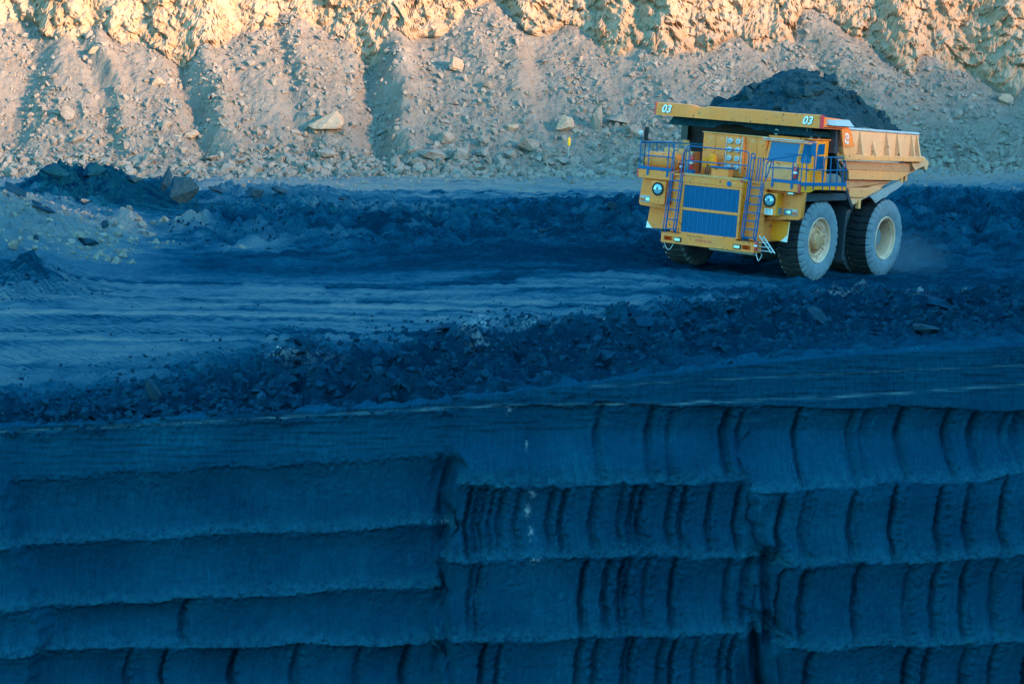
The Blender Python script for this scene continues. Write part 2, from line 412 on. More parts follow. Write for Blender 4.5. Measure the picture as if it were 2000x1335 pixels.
def cliff_base(x): return 141+.12*np.clip(x-8, 0, 60)+1.2*noise(x*.08, .5, 70)
def talus(x, r):
    """scree slope height at run r behind its foot"""
    z = .12+.22*np.clip(r, -6, 3)+.74*np.log1p(np.exp((r-3)*1.4))/1.4
    up = sst(1, 9, r)
    sh = x+.38*np.clip(r, 0, 20)+.45*np.clip(r, 0, 20)*sst(8, 26, x)
    z = z+up*(.85*noise(sh*.20, r*.04, 71)+.25*noise(sh*.55, r*.09, 72))
    for (xt, xb, dep, wd) in ((-23.0, -17.6, 1.5, .9), (-10.0, -7.4, 2.0, 1.1), (-29, -23.5, .9, .8), (-16.5, -12.0, .7, .7), (-2, 1.5, .6, .8), (2, 1.5, .35, 1.0), (18, 27, .8, 1.0), (24, 33, 1.1, 1.3), (29, 38, .8, 1.2), (-31, -32, .7, 1.2), (11, 13, .4, 1.2)):
        xc = xb+(xt-xb)*np.clip(r/15, 0, 1.2)+.7*noise(r*.3, xt, 73)+.35*noise(r*.9, xt+x*.4, 79)
        ramp_ = sst(1.0, 5, r)*(1-.5*sst(12, 17, r))
        z = z+ramp_*(-.6*dep*np.exp(-((x-xc)/wd)**2)+.4*dep*np.exp(-((x-xc-1.5*wd)/(.9*wd))**2))
    lo = 1-sst(2, 6, r)
    f1, f2, h = worley(x*.9, r*.9, 74)
    z = z+.30*(.6-f1)*h*(.5+.9*lo)
    f1, f2, h = worley(x*2.2, r*2.2, 75)
    z = z+.16*(.6-f1)*(.3+h)
    z = z+.10*fbm(x*1.1, r*1.1, 76, 4)
    return z
def face_run(x):
    return 12.7+1.5*noise(x*.16, 2.2, 77)+.9*noise(x*.42, 4.1, 78)-2.0*sst(20, 34, x)+.8*sst(-10, -2, x)*(1-sst(2, 8, x))
def cliff_xyz(x, r):
    zt = talus(x, r)
    fr = face_run(x)
    zb = talus(x*0+40, fr*0+10)*0+7.2
    zf = zb-.3+(r-fr)*2.3
    zf = np.where(zf > 34, 34+(zf-34)*.02, zf)
    fc = sst(-.25, .25, zf-zt)
    z = np.maximum(zt, zf)
    # fractured rock: buttresses, ledges and blocks push the face in and out
    wx = .5*noise(x*.7, z*.7, 80); wz = .5*noise(x*.7, z*.7, 81)
    h1 = worley(x*.33+wx*.5, z*.22+wz*.4, 82)[2]; h2 = worley(x*.85+wx*.3, z*.75+wz*.25, 83)[2]; h3 = worley(x*2.1+wx*.3, z*2.6+wz*.3, 88)[2]; h4 = worley(x*4.2, z*5.5, 89)[2]
    col = np.abs(noise(x*.22, z*.04, 84))+.5*np.abs(noise(x*.6+.25*z, z*.08, 85))
    dy = fc*(.42*h1+.42*h2+.34*h3+.10*h4+.85*col+.22*fbm(x*1.5, z*1.5, 86, 4)-1.2)
    return x, cliff_base(x)+r+dy, z, fc

# ------------------------------------------------------------------ terrain meshes
def ext(a, far):           # fine range with coarse margins on both sides
    lo, hi = a[0], a[-1]
    return np.concatenate([lo-np.array(far[::-1]), a, hi+np.array(far)])
def build_floor():
    ys = [57.95]
    while ys[-1] < 147: ys.append(ys[-1]+.075+.0016*max(0, ys[-1]-58))
    ys = np.array(ys)
    us = ext(np.linspace(-1, 1, 620), [.15, .4, .9, 2, 4, 8])
    X = us[None, :]*(.235*ys[:, None]+3.0); Y = np.repeat(ys[:, None], len(us), 1)
    Z, d, w = floor_fields(X, Y)
    lip = 58.75+.45*noise(X*.5, 1.0, 140)+.25*noise(X*1.6, 2.0, 141)
    Z = Z-np.clip(lip-Y, 0, 3)*.55
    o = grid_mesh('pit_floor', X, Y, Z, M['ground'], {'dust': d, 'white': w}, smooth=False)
    tag(o, 'coal dusted bench floor with pale haul road', None, None, 'structure')
def build_cliff():
    xs = ext(np.arange(-38, 44, .105), [2, 6, 14, 30, 60, 110])
    rs = np.concatenate([np.arange(-6, 9.5, .10), np.arange(9.5, 18, .055), np.arange(18, 26, .25), [30, 45, 80]])
    X, Rr = np.meshgrid(xs, rs)
    x, y, z, fc = cliff_xyz(X, Rr)
    U, V = uv_of(x, y)
    cd = (1-sst(.2, 1.0, z))*.0
    o = grid_mesh('hillside', x, y, z, M['cliff'], {'face': fc, 'coaldust': cd+0*z}, smooth=False)
    tag(o, 'sunlit pale rock slope with scree fans', None, None, 'structure')

def build_wall():
    us = ext(np.arange(-330, 2330, 2.6), [60, 200, 500, 1200, 3000])
    vs = np.concatenate([np.arange(560, 1420, 2.4), np.arange(1420, 1900, 14)])
    U, V = np.meshgrid(us, vs)
    Un = U; k = 1.0/78.3                                  # metres per plan unit
    x = (U-1000)*k
    wob = 6*noise(U*.012, V*.012, 90)+3*noise(U*.05, V*.05, 91)
    D = np.zeros_like(U)
    # the three panels left by the digger, each with rows of scoops
    bl = np.interp(V, [560, 900, 1010, 1100, 1250, 1400, 1900], [912, 900, 888, 880, 870, 870, 870])+1.6*wob-20*np.abs(np.sin(np.pi*(V-900)/118))+12*noise(V*.02, 4.4, 122)
    br = np.interp(V, [560, 930, 1050, 1200, 1335, 1900], [1478, 1470, 1490, 1510, 1500, 1500])+2.2*wob-24*np.abs(np.sin(np.pi*(V-930)/138))+18*noise(V*.022, 8.1, 123)
    left = U < bl; mid = (U >= bl) & (U < br); right = U >= br
    # smooth cut starts here
    vtop = VTOP(U)
    def rows(bounds_l, bounds_r, u0, u1):
        return [np.interp(U, [u0, u1], [a, b]) for a, b in zip(bounds_l, bounds_r)]
    Ls = rows([838, 932, 1052, 1168, 1250, 1350, 1460, 1600, 1760, 1950], [806, 888, 1016, 1130, 1232, 1345, 1455, 1600, 1760, 1950], 0, 860)
    Ms = rows([792, 933, 1070, 1215, 1345, 1480, 1620, 1780, 1950], [792, 928, 1062, 1205, 1345, 1480, 1620, 1780, 1950], 900, 1480)
    Rs = rows([795, 940, 1078, 1222, 1365, 1500, 1640, 1790, 1950], [800, 908, 1052, 1205, 1360, 1500, 1640, 1790, 1950], 1480, 2000)
    EL = [[], [], [], [340], [230, 302, 437, 560, 684, 775], [240, 420, 600, 760], [150, 400, 650], [], []]
    EM = [[1160, 1260, 1302, 1410, 1441], [904, 918, 932, 948, 966, 999, 1063, 1087, 1148, 1202, 1223, 1240, 1298, 1321, 1376, 1430],
          [910, 924, 1129, 1172, 1202, 1215, 1251, 1303, 1410, 1442], [931, 962, 1118, 1150, 1209, 1221, 1277, 1300, 1346, 1397, 1415],
          [950, 1040, 1150, 1260, 1380], [1000, 1200, 1350], [], []]
    ER = [[1553, 1660, 1684, 1757, 1850, 1899, 1962, 1984, 2040, 2110, 2200], [1510, 1553, 1647, 1728, 1816, 1870, 1941, 1991, 2060, 2130, 2210],
          [1512, 1550, 1654, 1754, 1806, 1862, 1922, 1990, 2050, 2120], [1558, 1749, 1785, 1858, 1914, 1982, 2060, 2140],
          [1600, 1700, 1800, 1900, 2000, 2100], [1650, 1800, 1950], [], []]
    seamU = U.copy(); rr = np.random.default_rng(3)
    GN = .18*noise(U*.2, V*.12, 120); ledge = np.zeros_like(U); sco = np.zeros_like(U); dust = np.zeros_like(U); ridge = np.zeros_like(U)
    for msk, B, E, dep in ((left, Ls, EL, .20), (mid, Ms, EM, .14), (right, Rs, ER, .16)):
        for i in range(len(B)-1):
            jt = lambda q: (0 if q == 0 and dep > .195 else 1)*(6*noise(U*.0055, q*2.9, 118)+3*noise(U*.011, q*5.3, 113)+7*(_h(np.floor(U/83+q*.37), np.zeros_like(U)+q, 114)/4294967296.0-.5)*(1-left*.8))
            a, b = B[i]+wob*.3+jt(i), B[i+1]+wob*.3+jt(i+1)
            m = msk & (V >= a) & (V < b)
            t = np.clip((V-a)/(b-a), 0, 1)
            prof = np.sin(np.pi*t)**.9*(1+.30*(1-2*t))       # deepest a little above the middle
            first = (i == 0) and (dep > .195)
            dd = (dep if not first else .04)*prof*(sst(960, 1340, U) if i == 0 and dep < .18 else 1)
            bow = 30*(1-t)**2+20*t*t+3*noise(V*.03, i*7.7, 92+i)+3*noise(V*.15, i*3.1, 93)
            Ue = U-bow+9
            es = E[i] if i < len(E) else []
            saw = np.zeros_like(U)
            pts = [-700]+list(es)+[3200]
            for j in range(1, len(pts)-1):
                e, pe, ne = pts[j], pts[j-1], pts[j+1]
                gap = min(e-pe, 260)
                s = (.05+.0016*min(gap, 90))*(.6+.8*rr.random())
                wd = 8+12*rr.random()+4*noise(V*.05, e*.37, 94)
                # digs in slowly up to the edge, then jumps forward
                saw = saw-s*np.clip((Ue-(e-gap))/gap, 0, 1)*(Ue < e)-s*(1-np.clip((Ue-e)/wd, 0, 1))*(Ue >= e)*(Ue < e+wd)
                gw = (10+20*rr.random()**1.4)*(.75+.5*noise(V*.02, e*.71, 119)); gq = np.clip((Ue-e)/gw, 0, 1)
                tp = sst(0, .10, t)*(1-.6*sst(.86, 1, t))
                saw = saw-(.13+.24*rr.random())*(1+GN)*tp*sst(-6, 2.5, Ue-e)*(1-gq)**.8
                ridge = np.maximum(ridge, m*np.exp(-((Ue-e-wd)/8)**2))
            D = np.where(m, -dd+saw*(.55+.45*prof), D)
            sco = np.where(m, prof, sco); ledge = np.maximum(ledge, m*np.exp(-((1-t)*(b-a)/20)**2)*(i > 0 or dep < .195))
            ridge = np.maximum(ridge, m*(np.exp(-((V-a)/9)**2)+np.exp(-((V-b)/9)**2)))
            seamU = np.where(m, Ue, seamU)
    # each panel stands proud of the one on its left
    D = D+.75*np.clip((U-bl+16)/26, 0, 1)*sst(840, 905, V)+.55*np.clip((U-br+12)/40, 0, 1)*sst(880, 960, V)
    dk = np.interp(V, [560, 940, 1100, 1200, 1300, 1900], [-60, 0, 55, 85, 60, 60])+2*wob
    D = D+.5*(1-np.clip((U-dk+14)/26, 0, 1))*sst(900, 960, V)
    # gouged clusters beside the panel edges
    for (uc, w0, v0, v1, dep) in ((1492, 34, 1060, 1400, .5), (868, 20, 900, 1340, .35), (1470, 30, 1200, 1420, .5)):
        g = np.exp(-((U-uc-10*noise(V*.02, uc, 95))/w0)**2)*sst(v0-25, v0+25, V)*(1-sst(v1-20, v1+20, V))
        D = D-dep*g*(.6+1.1*noise(U*.05-.00003*(V-1150)**2, V*.004, 110))
    # batter, rubble and bedding above the cut
    above = 1-sst(-14, 10, V-vtop)
    D = D*(1-.85*above)
    D = D+.0026*(V-800)
    f1, f2, h = worley(x*1.6, V*.030, 96)
    f1b, f2b, hb = worley(x*4.2, V*.075, 97)
    ab2 = 1-sst(-30, -4, V-vtop-8*noise(U*.03, V*.03, 112))
    D = D+ab2*(.62*(.55-f1)*(.3+h)+.30*(.55-f1b)+.05*fbm(x*5, V*.08, 98, 3))
    bedm = sst(-60, -5, V-vtop)*(1-sst(60, 110, V-vtop))
    D = D+.035*bedm*noise(x*.8, V*.16, 99)
    D = D+ridge*.065*fbm(x*8, V*.12, 100, 4)+.014*fbm(x*7, V*.09, 101, 4)
    pf = sst(-.15, .5, noise(x*.5, V*.012, 124)+.5*noise(x*1.7, V*.03, 125))
    w1, w2, w3 = worley(x*4.5, V*.07, 126)
    D = D+.050*pf*(.45-w1)*w3+.020*pf*fbm(x*12, V*.18, 127, 3)
    D = D+.006*noise(seamU*.33, V*.01, 102)+.006*noise(seamU*.17, V*.006, 103)
    over = np.clip(vtop-6-V, 0, 400)
    D = D-np.minimum(over*.055, 4.0)
    Z = wall_z(np.where(over > 0, vtop-6+over*.42, V))
    fb1, fb2, hb3 = worley(x*1.4, D*1.4, 115); fb4, fb5, hb6 = worley(x*3.6, D*3.6, 116)
    Z = Z+sst(0, 14, over)*(.30*(.55-fb1)*hb3+.16*(.55-fb4)*hb6+.05*fbm(x*2, D*2, 117, 3))
    # white partings in the seam
    v1 = np.interp(U, [-400, 0, 400, 800, 1000, 1300, 1650, 2000, 2400], [860, 841, 823, 800, 791, 789, 775, 753, 735])+2.5*noise(U*.02, 5, 105)
    v2 = np.interp(U, [1100, 1300, 1650, 2000, 2400], [760, 749, 731, 716, 700])+2.5*noise(U*.02, 9, 106)
    sm = np.clip(np.exp(-((V-v1)/2.6)**2)*(.55+.6*noise(U*.012, 1, 107))+.6*np.exp(-((V-v2)/2.2)**2)*(U > 1150)*(.5+.6*noise(U*.015, 4, 108)), 0, 1)
    sm = sm+.25*np.exp(-((V-v1-40)/2)**2)*np.clip(noise(U*.01, 8, 109), 0, 1)
    cal = np.zeros_like(U)
    for p in ((993, 805, 9, 10), (1028, 862, 4, 10), (1040, 948, 12, 8), (1030, 980, 8, 14), (1036, 1018, 7, 16), (1045, 1070, 14, 8), (1030, 1086, 6, 6), (827, 797, 10, 4), (868, 1012, 14, 5)):
        cal = np.maximum(cal, blob(U, V, p[0], p[1], p[2]*.55, p[3]*.7)*.55)
    Y = WALLY-.0*x-D
    uvw = np.stack([seamU/1000.0, V/1000.0], -1)
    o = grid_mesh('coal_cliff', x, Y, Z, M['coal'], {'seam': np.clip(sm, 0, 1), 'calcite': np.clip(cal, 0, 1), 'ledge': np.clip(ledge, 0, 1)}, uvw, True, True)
    tag(o, 'dark cut coal face scalloped by digger bites', None, None, 'structure')
build_floor(); build_cliff(); build_wall()

def coarse_sheet(name, xs, ys, fz, mat, label):
    X, Y = np.meshgrid(xs, ys); Z = fz(X, Y)
    tag(grid_mesh(name, X, Y, Z, mat), label, None, None, 'structure')
coarse_sheet('ground', np.linspace(-1500, 1500, 61), np.linspace(-1500, 1500, 61), lambda X, Y: -13.5+0*X, M['earth'], 'dark lower pit ground')
# unseen ridge added behind and right of the viewer to throw the evening shadow
def shade_ridge():
    g = np.array([sdir.x, sdir.y]); g /= np.linalg.norm(g); e = np.array([-g[1], g[0]])
    ts = np.linspace(-260, 330, 240); ss = np.concatenate([np.linspace(62, 110, 30), np.linspace(118, 300, 10)])
    T, S = np.meshgrid(ts, ss)
    crest = RIDGE(T)
    Z = -13+np.clip((S-62)/42, 0, 1)**.8*(crest+13)+.8*fbm(T*.06, S*.06, 120, 4)*sst(62, 80, S)
    X = S*g[0]+T*e[0]; Y = S*g[1]+T*e[1]
    tag(grid_mesh('added_shade_ridge', X, Y, Z, M['earth']), 'unseen ridge added behind the viewer to shade the bench', None, None, 'structure')
def RIDGE(T): return 41.0+1.2*noise(T*.05, 3, 121)-8.2*np.exp(-((T-77.5)/5.5)**2)  # crest dips in one spot to let some sun onto the truck
shade_ridge()
# ------------------------------------------------------------------ loose rock
def hull_rock(seed, n=13, flat=1.0, lng=1.0):
    rd = random.Random(seed); bm = bmesh.new()
    for i in range(n):
        v = Vector((rd.gauss(0, 1), rd.gauss(0, 1), rd.gauss(0, 1))).normalized()*rd.uniform(.75, 1.05)
        bm.verts.new((v.x*lng, v.y, v.z*flat))
    res = bmesh.ops.convex_hull(bm, input=bm.verts[:])
    bmesh.ops.delete(bm, geom=[g for g in res['geom_interior'] if isinstance(g, bmesh.types.BMVert)], context='VERTS')
    bmesh.ops.triangulate(bm, faces=bm.faces[:]); bm.verts.index_update()
    co = np.array([v.co[:] for v in bm.verts]); tr = np.array([[v.index for v in f.verts] for f in bm.faces])
    bm.free(); return co, tr
PROTO = [hull_rock(100+i, 10+i % 6, [1, .7, .55, .9][i % 4], [1, 1.3, 1.6, 1.1][(i//2) % 4]) for i in range(28)]
def rot(rg, n):
    q = rg.normal(size=(n, 4)); q /= np.linalg.norm(q, axis=1)[:, None]; w, x, y, z = q.T
    return np.stack([1-2*(y*y+z*z), 2*(x*y-z*w), 2*(x*z+y*w), 2*(x*y+z*w), 1-2*(x*x+z*z), 2*(y*z-x*w), 2*(x*z-y*w), 2*(y*z+x*w), 1-2*(x*x+y*y)], -1).reshape(n, 3, 3)
def merged(name, P, S, mat, label):
    n = len(P); Rm = rot(rng, n); co = []; tr = []; off = 0; ids = rng.integers(0, len(PROTO), n)
    for k, (c0, t0) in enumerate(PROTO):
        m = np.where(ids == k)[0]
        if not len(m): continue
        a = np.einsum('nij,vj->nvi', Rm[m], c0)*S[m][:, None, None]+P[m][:, None, :]
        tr.append((t0[None]+(np.arange(len(m))*len(c0))[:, None, None]+off).reshape(-1, 3)); co.append(a.reshape(-1, 3)); off += a.shape[0]*a.shape[1]
    o = tri_mesh(name, np.concatenate(co), np.concatenate(tr), mat)
    return tag(o, label, None, None, 'stuff')
def cliff_pt(x, r):
    a = cliff_xyz(np.atleast_1d(np.asarray(x, float)), np.atleast_1d(np.asarray(r, float)))
    return np.stack(a[:3], -1), a[3]
def cliff_at(u, v):
    d = ray(u, v); r = np.linspace(-8, 22, 1200)
    y = np.linspace(132, 172, 1600); x = d[0]/d[1]*y; zr = CAMZ+d[2]/d[1]*y
    p, fc = cliff_pt(x, y-cliff_base(x)); zs = np.maximum(p[:, 2], -.1)
    i = np.argmax(zs >= zr); return np.array([x[i], y[i], zs[i]])
def floor_at(u, v):
    d = ray(u, v); y = np.linspace(56, 150, 3000); x = d[0]/d[1]*y; zr = CAMZ+d[2]/d[1]*y
    zs = floor_z(x, y); i = np.argmax(zs >= zr); return np.array([x[i], y[i], zs[i]])

# scree: too many to count
n = 52000
x = rng.uniform(-35, 42, n); r = rng.uniform(-3.5, 15.5, n)
dens = .55+.75*noise(x*.35, r*.25, 130)+.5*noise(x*.12, r*.1, 131)+.35*(1-sst(2, 6, r))
k = rng.random(n) < np.clip(dens, .05, 1); x, r = x[k], r[k]
P, fc = cliff_pt(x, r); k = fc < .3; P = P[k]; rr_ = r[k]
S = .036*(rng.random(len(P))+.012)**-.66; S = np.clip(S, .035, .27)*(1+.5*(1-sst(0, 5, rr_)))
P[:, 2] += S*.15
merged('scree', P, S, M['rock'], 'pale broken stone covering the slope')
# gravel and small stones on the bench floor beside the slope foot and on the rubble
n = 9000
u = rng.uniform(-40, 2040, n); v = np.concatenate([355-60*rng.random(6000)+30*rng.random(6000)**4, rng.uniform(380, 520, 3000)])
v = v.copy(); u[6000:] = rng.uniform(-60, 480, 3000)
dd = np.stack([ray(a, b) for a, b in zip(u, v)]); kk = -CAMZ/dd[:, 2]
ok = (kk > 0) & (kk*dd[:, 1] < 146); xx = (dd[:, 0]*kk)[ok]; yy = (dd[:, 1]*kk)[ok]
z_, d_, w_ = floor_fields(xx, yy); k = d_ > .45
xx, yy, z_ = xx[k], yy[k], z_[k]; S = np.clip(.035*(rng.random(len(xx))+.02)**-.6, .03, .22)
merged('rubble', np.stack([xx, yy, z_+S*.2], -1), S, M['rock'], 'pale stone chips scattered over the bench floor')
# coal rubble
n = 34000
u = rng.uniform(-60, 2060, n); v = rng.uniform(375, 800, n)
bl = 762-.085*u
pk = np.exp(-((v-bl-20)/60)**2)+.9*np.exp(-((v-436)/42)**2)*(u > 330)+.5*np.exp(-((v-650)/50)**2)*(u > 1300)+.9*blob(u, v, 165, 395, 120, 30)+.5*blob(u, v, 30, 570, 120, 24)+.025
k = rng.random(n) < np.clip(pk, 0, 1); u, v = u[k], v[k]; k0 = k
dd = np.stack([ray(a, b) for a, b in zip(u, v)]); kk = -CAMZ/dd[:, 2]; xx = dd[:, 0]*kk; yy = dd[:, 1]*kk
k = (np.hypot(xx-TC[0], yy-TC[1]) > 5.5) & (yy > 57.2); xx, yy = xx[k], yy[k]
z_ = floor_z(xx, yy)-np.clip(58.7-yy, 0, 3)*.15
S = np.clip(.040*(rng.random(len(xx))+.015)**-.62, .022, .15)*np.clip(.3+1.0*pk[k0], .3, 1)[k]
merged('coal_rubble', np.stack([xx, yy, z_+S*.25], -1), S, M['lump'], 'broken coal lying along the bench edge and middle')

# rocks one can count -------------------------------------------------
MESHES = {}
def rock_me(seed, mat, n=16, flat=.8, lng=1.2, rough=.10):
    co, tr = hull_rock(seed, n, flat, lng)
    bm = bmesh.new(); vs = [bm.verts.new(c) for c in co]
    for t in tr: bm.faces.new([vs[i] for i in t])
    bmesh.ops.subdivide_edges(bm, edges=bm.edges[:], cuts=2, use_grid_fill=True)
    rd = random.Random(seed)
    for vv in bm.verts:
        p = vv.co; k = noise(np.array([p.x*1.9+seed]), np.array([p.y*1.9+p.z*2.3]), seed)[0]
        vv.co = p*(1+rough*k)+Vector((rd.uniform(-1, 1), rd.uniform(-1, 1), rd.uniform(-1, 1)))*.02
    me = bpy.data.meshes.new('rock'); bm.to_mesh(me); bm.free(); me.materials.append(mat); return me
def place(name, me, p, s, rz, tilt=(0, 0), label=None, cat='rock', group=None):
    o = bpy.data.objects.new(name, me); C.objects.link(o)
    o.location = p; o.scale = s if hasattr(s, '__len__') else (s, s, s); o.rotation_euler = (tilt[0], tilt[1], rz)
    return tag(o, label, cat, group)
ROCKS = [rock_me(500+i, M['rock'], 12+i % 7, [.8, .6, .95, .5][i % 4], [1.1, 1.5, 1, 1.3][i % 4]) for i in range(14)]
px2m = 150/F
# (u, v centre, half width px, half height px, yaw, tilt_y, material, label)
BIG = [
 (640, 238, 38, 27, .3, -.5, 'rock_tan', 'large tan boulder with a slanting flat top, standing above the slope foot left of centre'),
 (1103, 243, 21, 21, .8, .1, 'rock_tan', 'rounded pale boulder standing behind the yellow marker post'),
 (1166, 228, 13, 34, .2, .1, 'rock', 'tall narrow upright grey slab to the right of the rounded pale boulder'),
 (1208, 234, 27, 15, .1, .2, 'rock', 'wide low grey boulder between the upright slab and the haul truck'),
 (891, 125, 17, 19, .9, -.4, 'rock_tan', 'tilted tan slab half way up the scree above the long flat boulder'),
 (868, 267, 20, 19, .4, .4, 'rock', 'pale wedge shaped boulder above the long flat boulder at the slope foot'),
 (848, 302, 33, 17, .1, .05, 'rock', 'long flat grey boulder at the slope foot in the middle'),
 (900, 300, 21, 19, .7, .3, 'rock', 'blocky grey boulder touching the right end of the long flat boulder'),
 (1036, 285, 29, 22, .3, .3, 'rock', 'broad cracked boulder at the slope foot left of the yellow marker post'),
 (131, 222, 14, 20, .6, .2, 'rock', 'pale upright boulder low on the slope near the left edge'),
 (640, 299, 34, 11, .1, -.1, 'rock', 'low flat pale boulder lying below the large tan boulder'),
 (372, 262, 20, 12, .5, .3, 'rock_tan', 'brownish boulder at the slope foot above the leaning slabs'),
 (185, 100, 13, 12, .4, -.7, 'rock_tan', 'bright tilted slab with a dark shadow beside it high on the left slope'),
 (1000, 300, 18, 14, .9, .2, 'rock', 'grey boulder at the slope foot between the blocky and the broad cracked boulders'),
 (320, 240, 15, 16, .2, .2, 'rock', 'grey angular boulder low on the slope above the two dark slabs'),
 (310, 160, 14, 13, .2, -.3, 'rock_tan', 'square sunlit tan boulder half way up the left slope'),
 (1000, 247, 14, 12, .5, .2, 'rock_tan', 'tan boulder just above the pale wedge in the middle'),
 (945, 275, 16, 14, .2, .5, 'rock', 'leaning grey block between the wedge and the broad cracked boulder'),
 (1962, 190, 20, 17, .6, .5, 'rock_tan', 'pale tilted slab near the right edge of the slope'),
 (1870, 222, 13, 14, .3, .2, 'rock', 'pale boulder on the slope right of the dump body'),
 (320, 30, 12, 16, .3, .3, 'rock_tan', 'tall sunlit block near the top of the left slope'),
 (1240, 255, 18, 15, .3, .2, 'rock', 'grey boulder partly hidden by the left deck railing of the truck'),
 (150, 270, 16, 11, .8, .1, 'rock', 'pale flat boulder at the slope foot behind the dark mound'),
]
for i, (u, v, hw, hh, rz, ty, mt, lab) in enumerate(BIG):
    p = cliff_at(u, v+hh*.8); k = p[1]/F
    me = rock_me(700+i, M[mt], 15, .95, 1.05, .12)
    place('boulder', me, p+np.array([0, hw*k*.25, hh*k*.72]), (hw*k*1.0, hw*k*.75, hh*k*1.02), rz*.4, (0, ty*.35), lab, 'boulder')
cnt = 0; tries = 0
sp = []
while cnt < 250 and tries < 4000:
    tries += 1
    x_ = rng.uniform(-32, 37); low = rng.random() < .70
    r_ = rng.uniform(-2.5, 4.0) if low else rng.uniform(3.5, 13)
    P_, fc = cliff_pt(x_, r_)
    if fc[0] > .2 or P_[0, 2] < -.2: continue
    s_ = float(np.clip(.15*(rng.random()+.04)**-.6, .15, .58)*(1 if low else .6))
    if any((a-x_)**2+(b-r_)**2 < (.8*(s_+c))**2 for a, b, c in sp): continue
    sp.append((x_, r_, s_)); cnt += 1
    place('rock', ROCKS[cnt % len(ROCKS)], P_[0]+np.array([0, 0, s_*.25]), (s_*rng.uniform(.8, 1.3), s_, s_*rng.uniform(.7, 1.2)), rng.uniform(0, 6.3), (rng.uniform(-.6, .6), rng.uniform(-.6, .6)),
          'pale angular rock lying on the scree slope' if not low else 'pale angular rock at the foot of the scree slope', 'rock', 'rocks on the scree slope' if not low else 'rocks along the slope foot')
# dark slabs and blocks on the left mound
for i, (u, v, hw, hh, rz, ty, mt, lab) in enumerate([
 (360, 366, 31, 38, .1, .12, 'slab', 'big upright dark slab with a flat broken face, right of the two on the bench'),
 (328, 352, 12, 30, .3, .45, 'slab', 'narrow dark slab leaning against the big upright slab'),
 (105, 334, 30, 18, .1, .1, 'lump', 'dark blocky boulder on the left end of the dark mound'),
 (172, 330, 34, 22, .4, -.1, 'lump', 'dark rounded boulder on top of the dark mound'),
 (262, 348, 20, 12, .2, .0, 'slab', 'dark square block on the right end of the dark mound'),
 (30, 372, 34, 9, .1, .5, 'slab', 'long thin dark plank like slab sloping down beside the dark mound'),
 (84, 406, 28, 7, .1, .55, 'slab', 'long dark slab sloping down below the dark mound'),
 (165, 393, 11, 8, .1, .1, 'rock', 'single pale stone in front of the dark mound'),
 (205, 438, 10, 11, .2, .1, 'slab', 'dark cubic block at the end of the pale rubble'),
 (170, 472, 24, 11, .2, .2, 'slab', 'grey brown block lying on the pale rubble at left'),
 (153, 458, 20, 11, .6, .2, 'rock', 'pale blue grey block behind the grey brown block on the rubble'),
 (25, 478, 12, 14, .4, .3, 'rock', 'pale upright stone at the left edge of the rubble'),
 (70, 465, 6, 9, .4, .3, 'slab', 'small dark stone standing on the pale rubble'),
 (222, 505, 6, 5, .4, .1, 'rock', 'small white stone in front of the rubble'),
 (430, 372, 24, 9, .1, .35, 'slab', 'dark slab at the left end of the low rock row'),
 (495, 374, 20, 13, .2, .3, 'slab', 'grey block in the middle of the low rock row'),
 (545, 372, 22, 9, .1, .6, 'slab', 'slanting slab at the right end of the low rock row'),
 (670, 388, 14, 6, .1, .3, 'slab', 'low dark stone alone to the right of the low rock row'),
 (1200, 400, 15, 14, .4, .1, 'slab', 'dark boulder on the coal ridge just left of the truck'),
 (1060, 452, 12, 7, .4, .1, 'slab', 'grey stone on the coal ridge between the slabs and the truck')]):
    p = floor_at(u, v+hh*.8) if v < 345 or True else None
    k = p[1]/F
    me = rock_me(900+i, M[mt], 13, .95, 1.05, .10)
    place('boulder', me, p+np.array([0, hw*k*.3, hh*k*.7]), (hw*k*1.02, hw*k*.7, hh*k*1.02), rz*.3, (0, ty*(.9 if hw > 2.5*hh else .5)), lab, 'boulder')
# coal blocks along the berm
LUMPS = [rock_me(1100+i, M['lump'], 14, [.6, .45, .8][i % 3], [1.3, 1.6, 1.1][i % 3], .16) for i in range(9)]
SLABS = [rock_me(1150+i, M['slab'], 14, [.6, .45, .8][i % 3], [1.3, 1.6, 1.1][i % 3], .16) for i in range(3)]
NAMED = [(585, 668, 42, 20, 'broad dark coal block with white crust below it on the bench edge'), (1260, 628, 46, 18, 'long flat coal block on the bench edge below the truck bumper'),
         (1600, 618, 40, 17, 'grey coal block with white streaks below the front wheel of the truck'), (1430, 606, 30, 12, 'flat coal block with a white streak left of the grey coal block'),
         (870, 640, 34, 13, 'dark coal block left of the white crusted patch'), (300, 762, 24, 26, 'grey upright coal block in the bench edge at left'),
         (1180, 700, 60, 22, 'widest coal block half buried in the bench edge'), (1800, 640, 40, 18, 'pale topped coal block at the right of the bench edge'),
         (1830, 596, 60, 14, 'long coal slab with white streaks near the right edge'), (560, 742, 34, 16, 'slanting coal slab low in the bench edge')]
for i, (u, v, hw, hh, lab) in enumerate(NAMED):
    p = floor_at(u, v+hh*.5); k = p[1]/F
    place('coal_block', (SLABS if i in (2, 5, 7) else LUMPS)[i % 3], p+np.array([0, hw*k*.3, hh*k*.35]), (hw*k*.8, hw*k*.6, hh*k*1.5), .3*i, (.2*math.sin(i), .25*math.cos(i*2)), lab, 'coal block')
cnt = 0
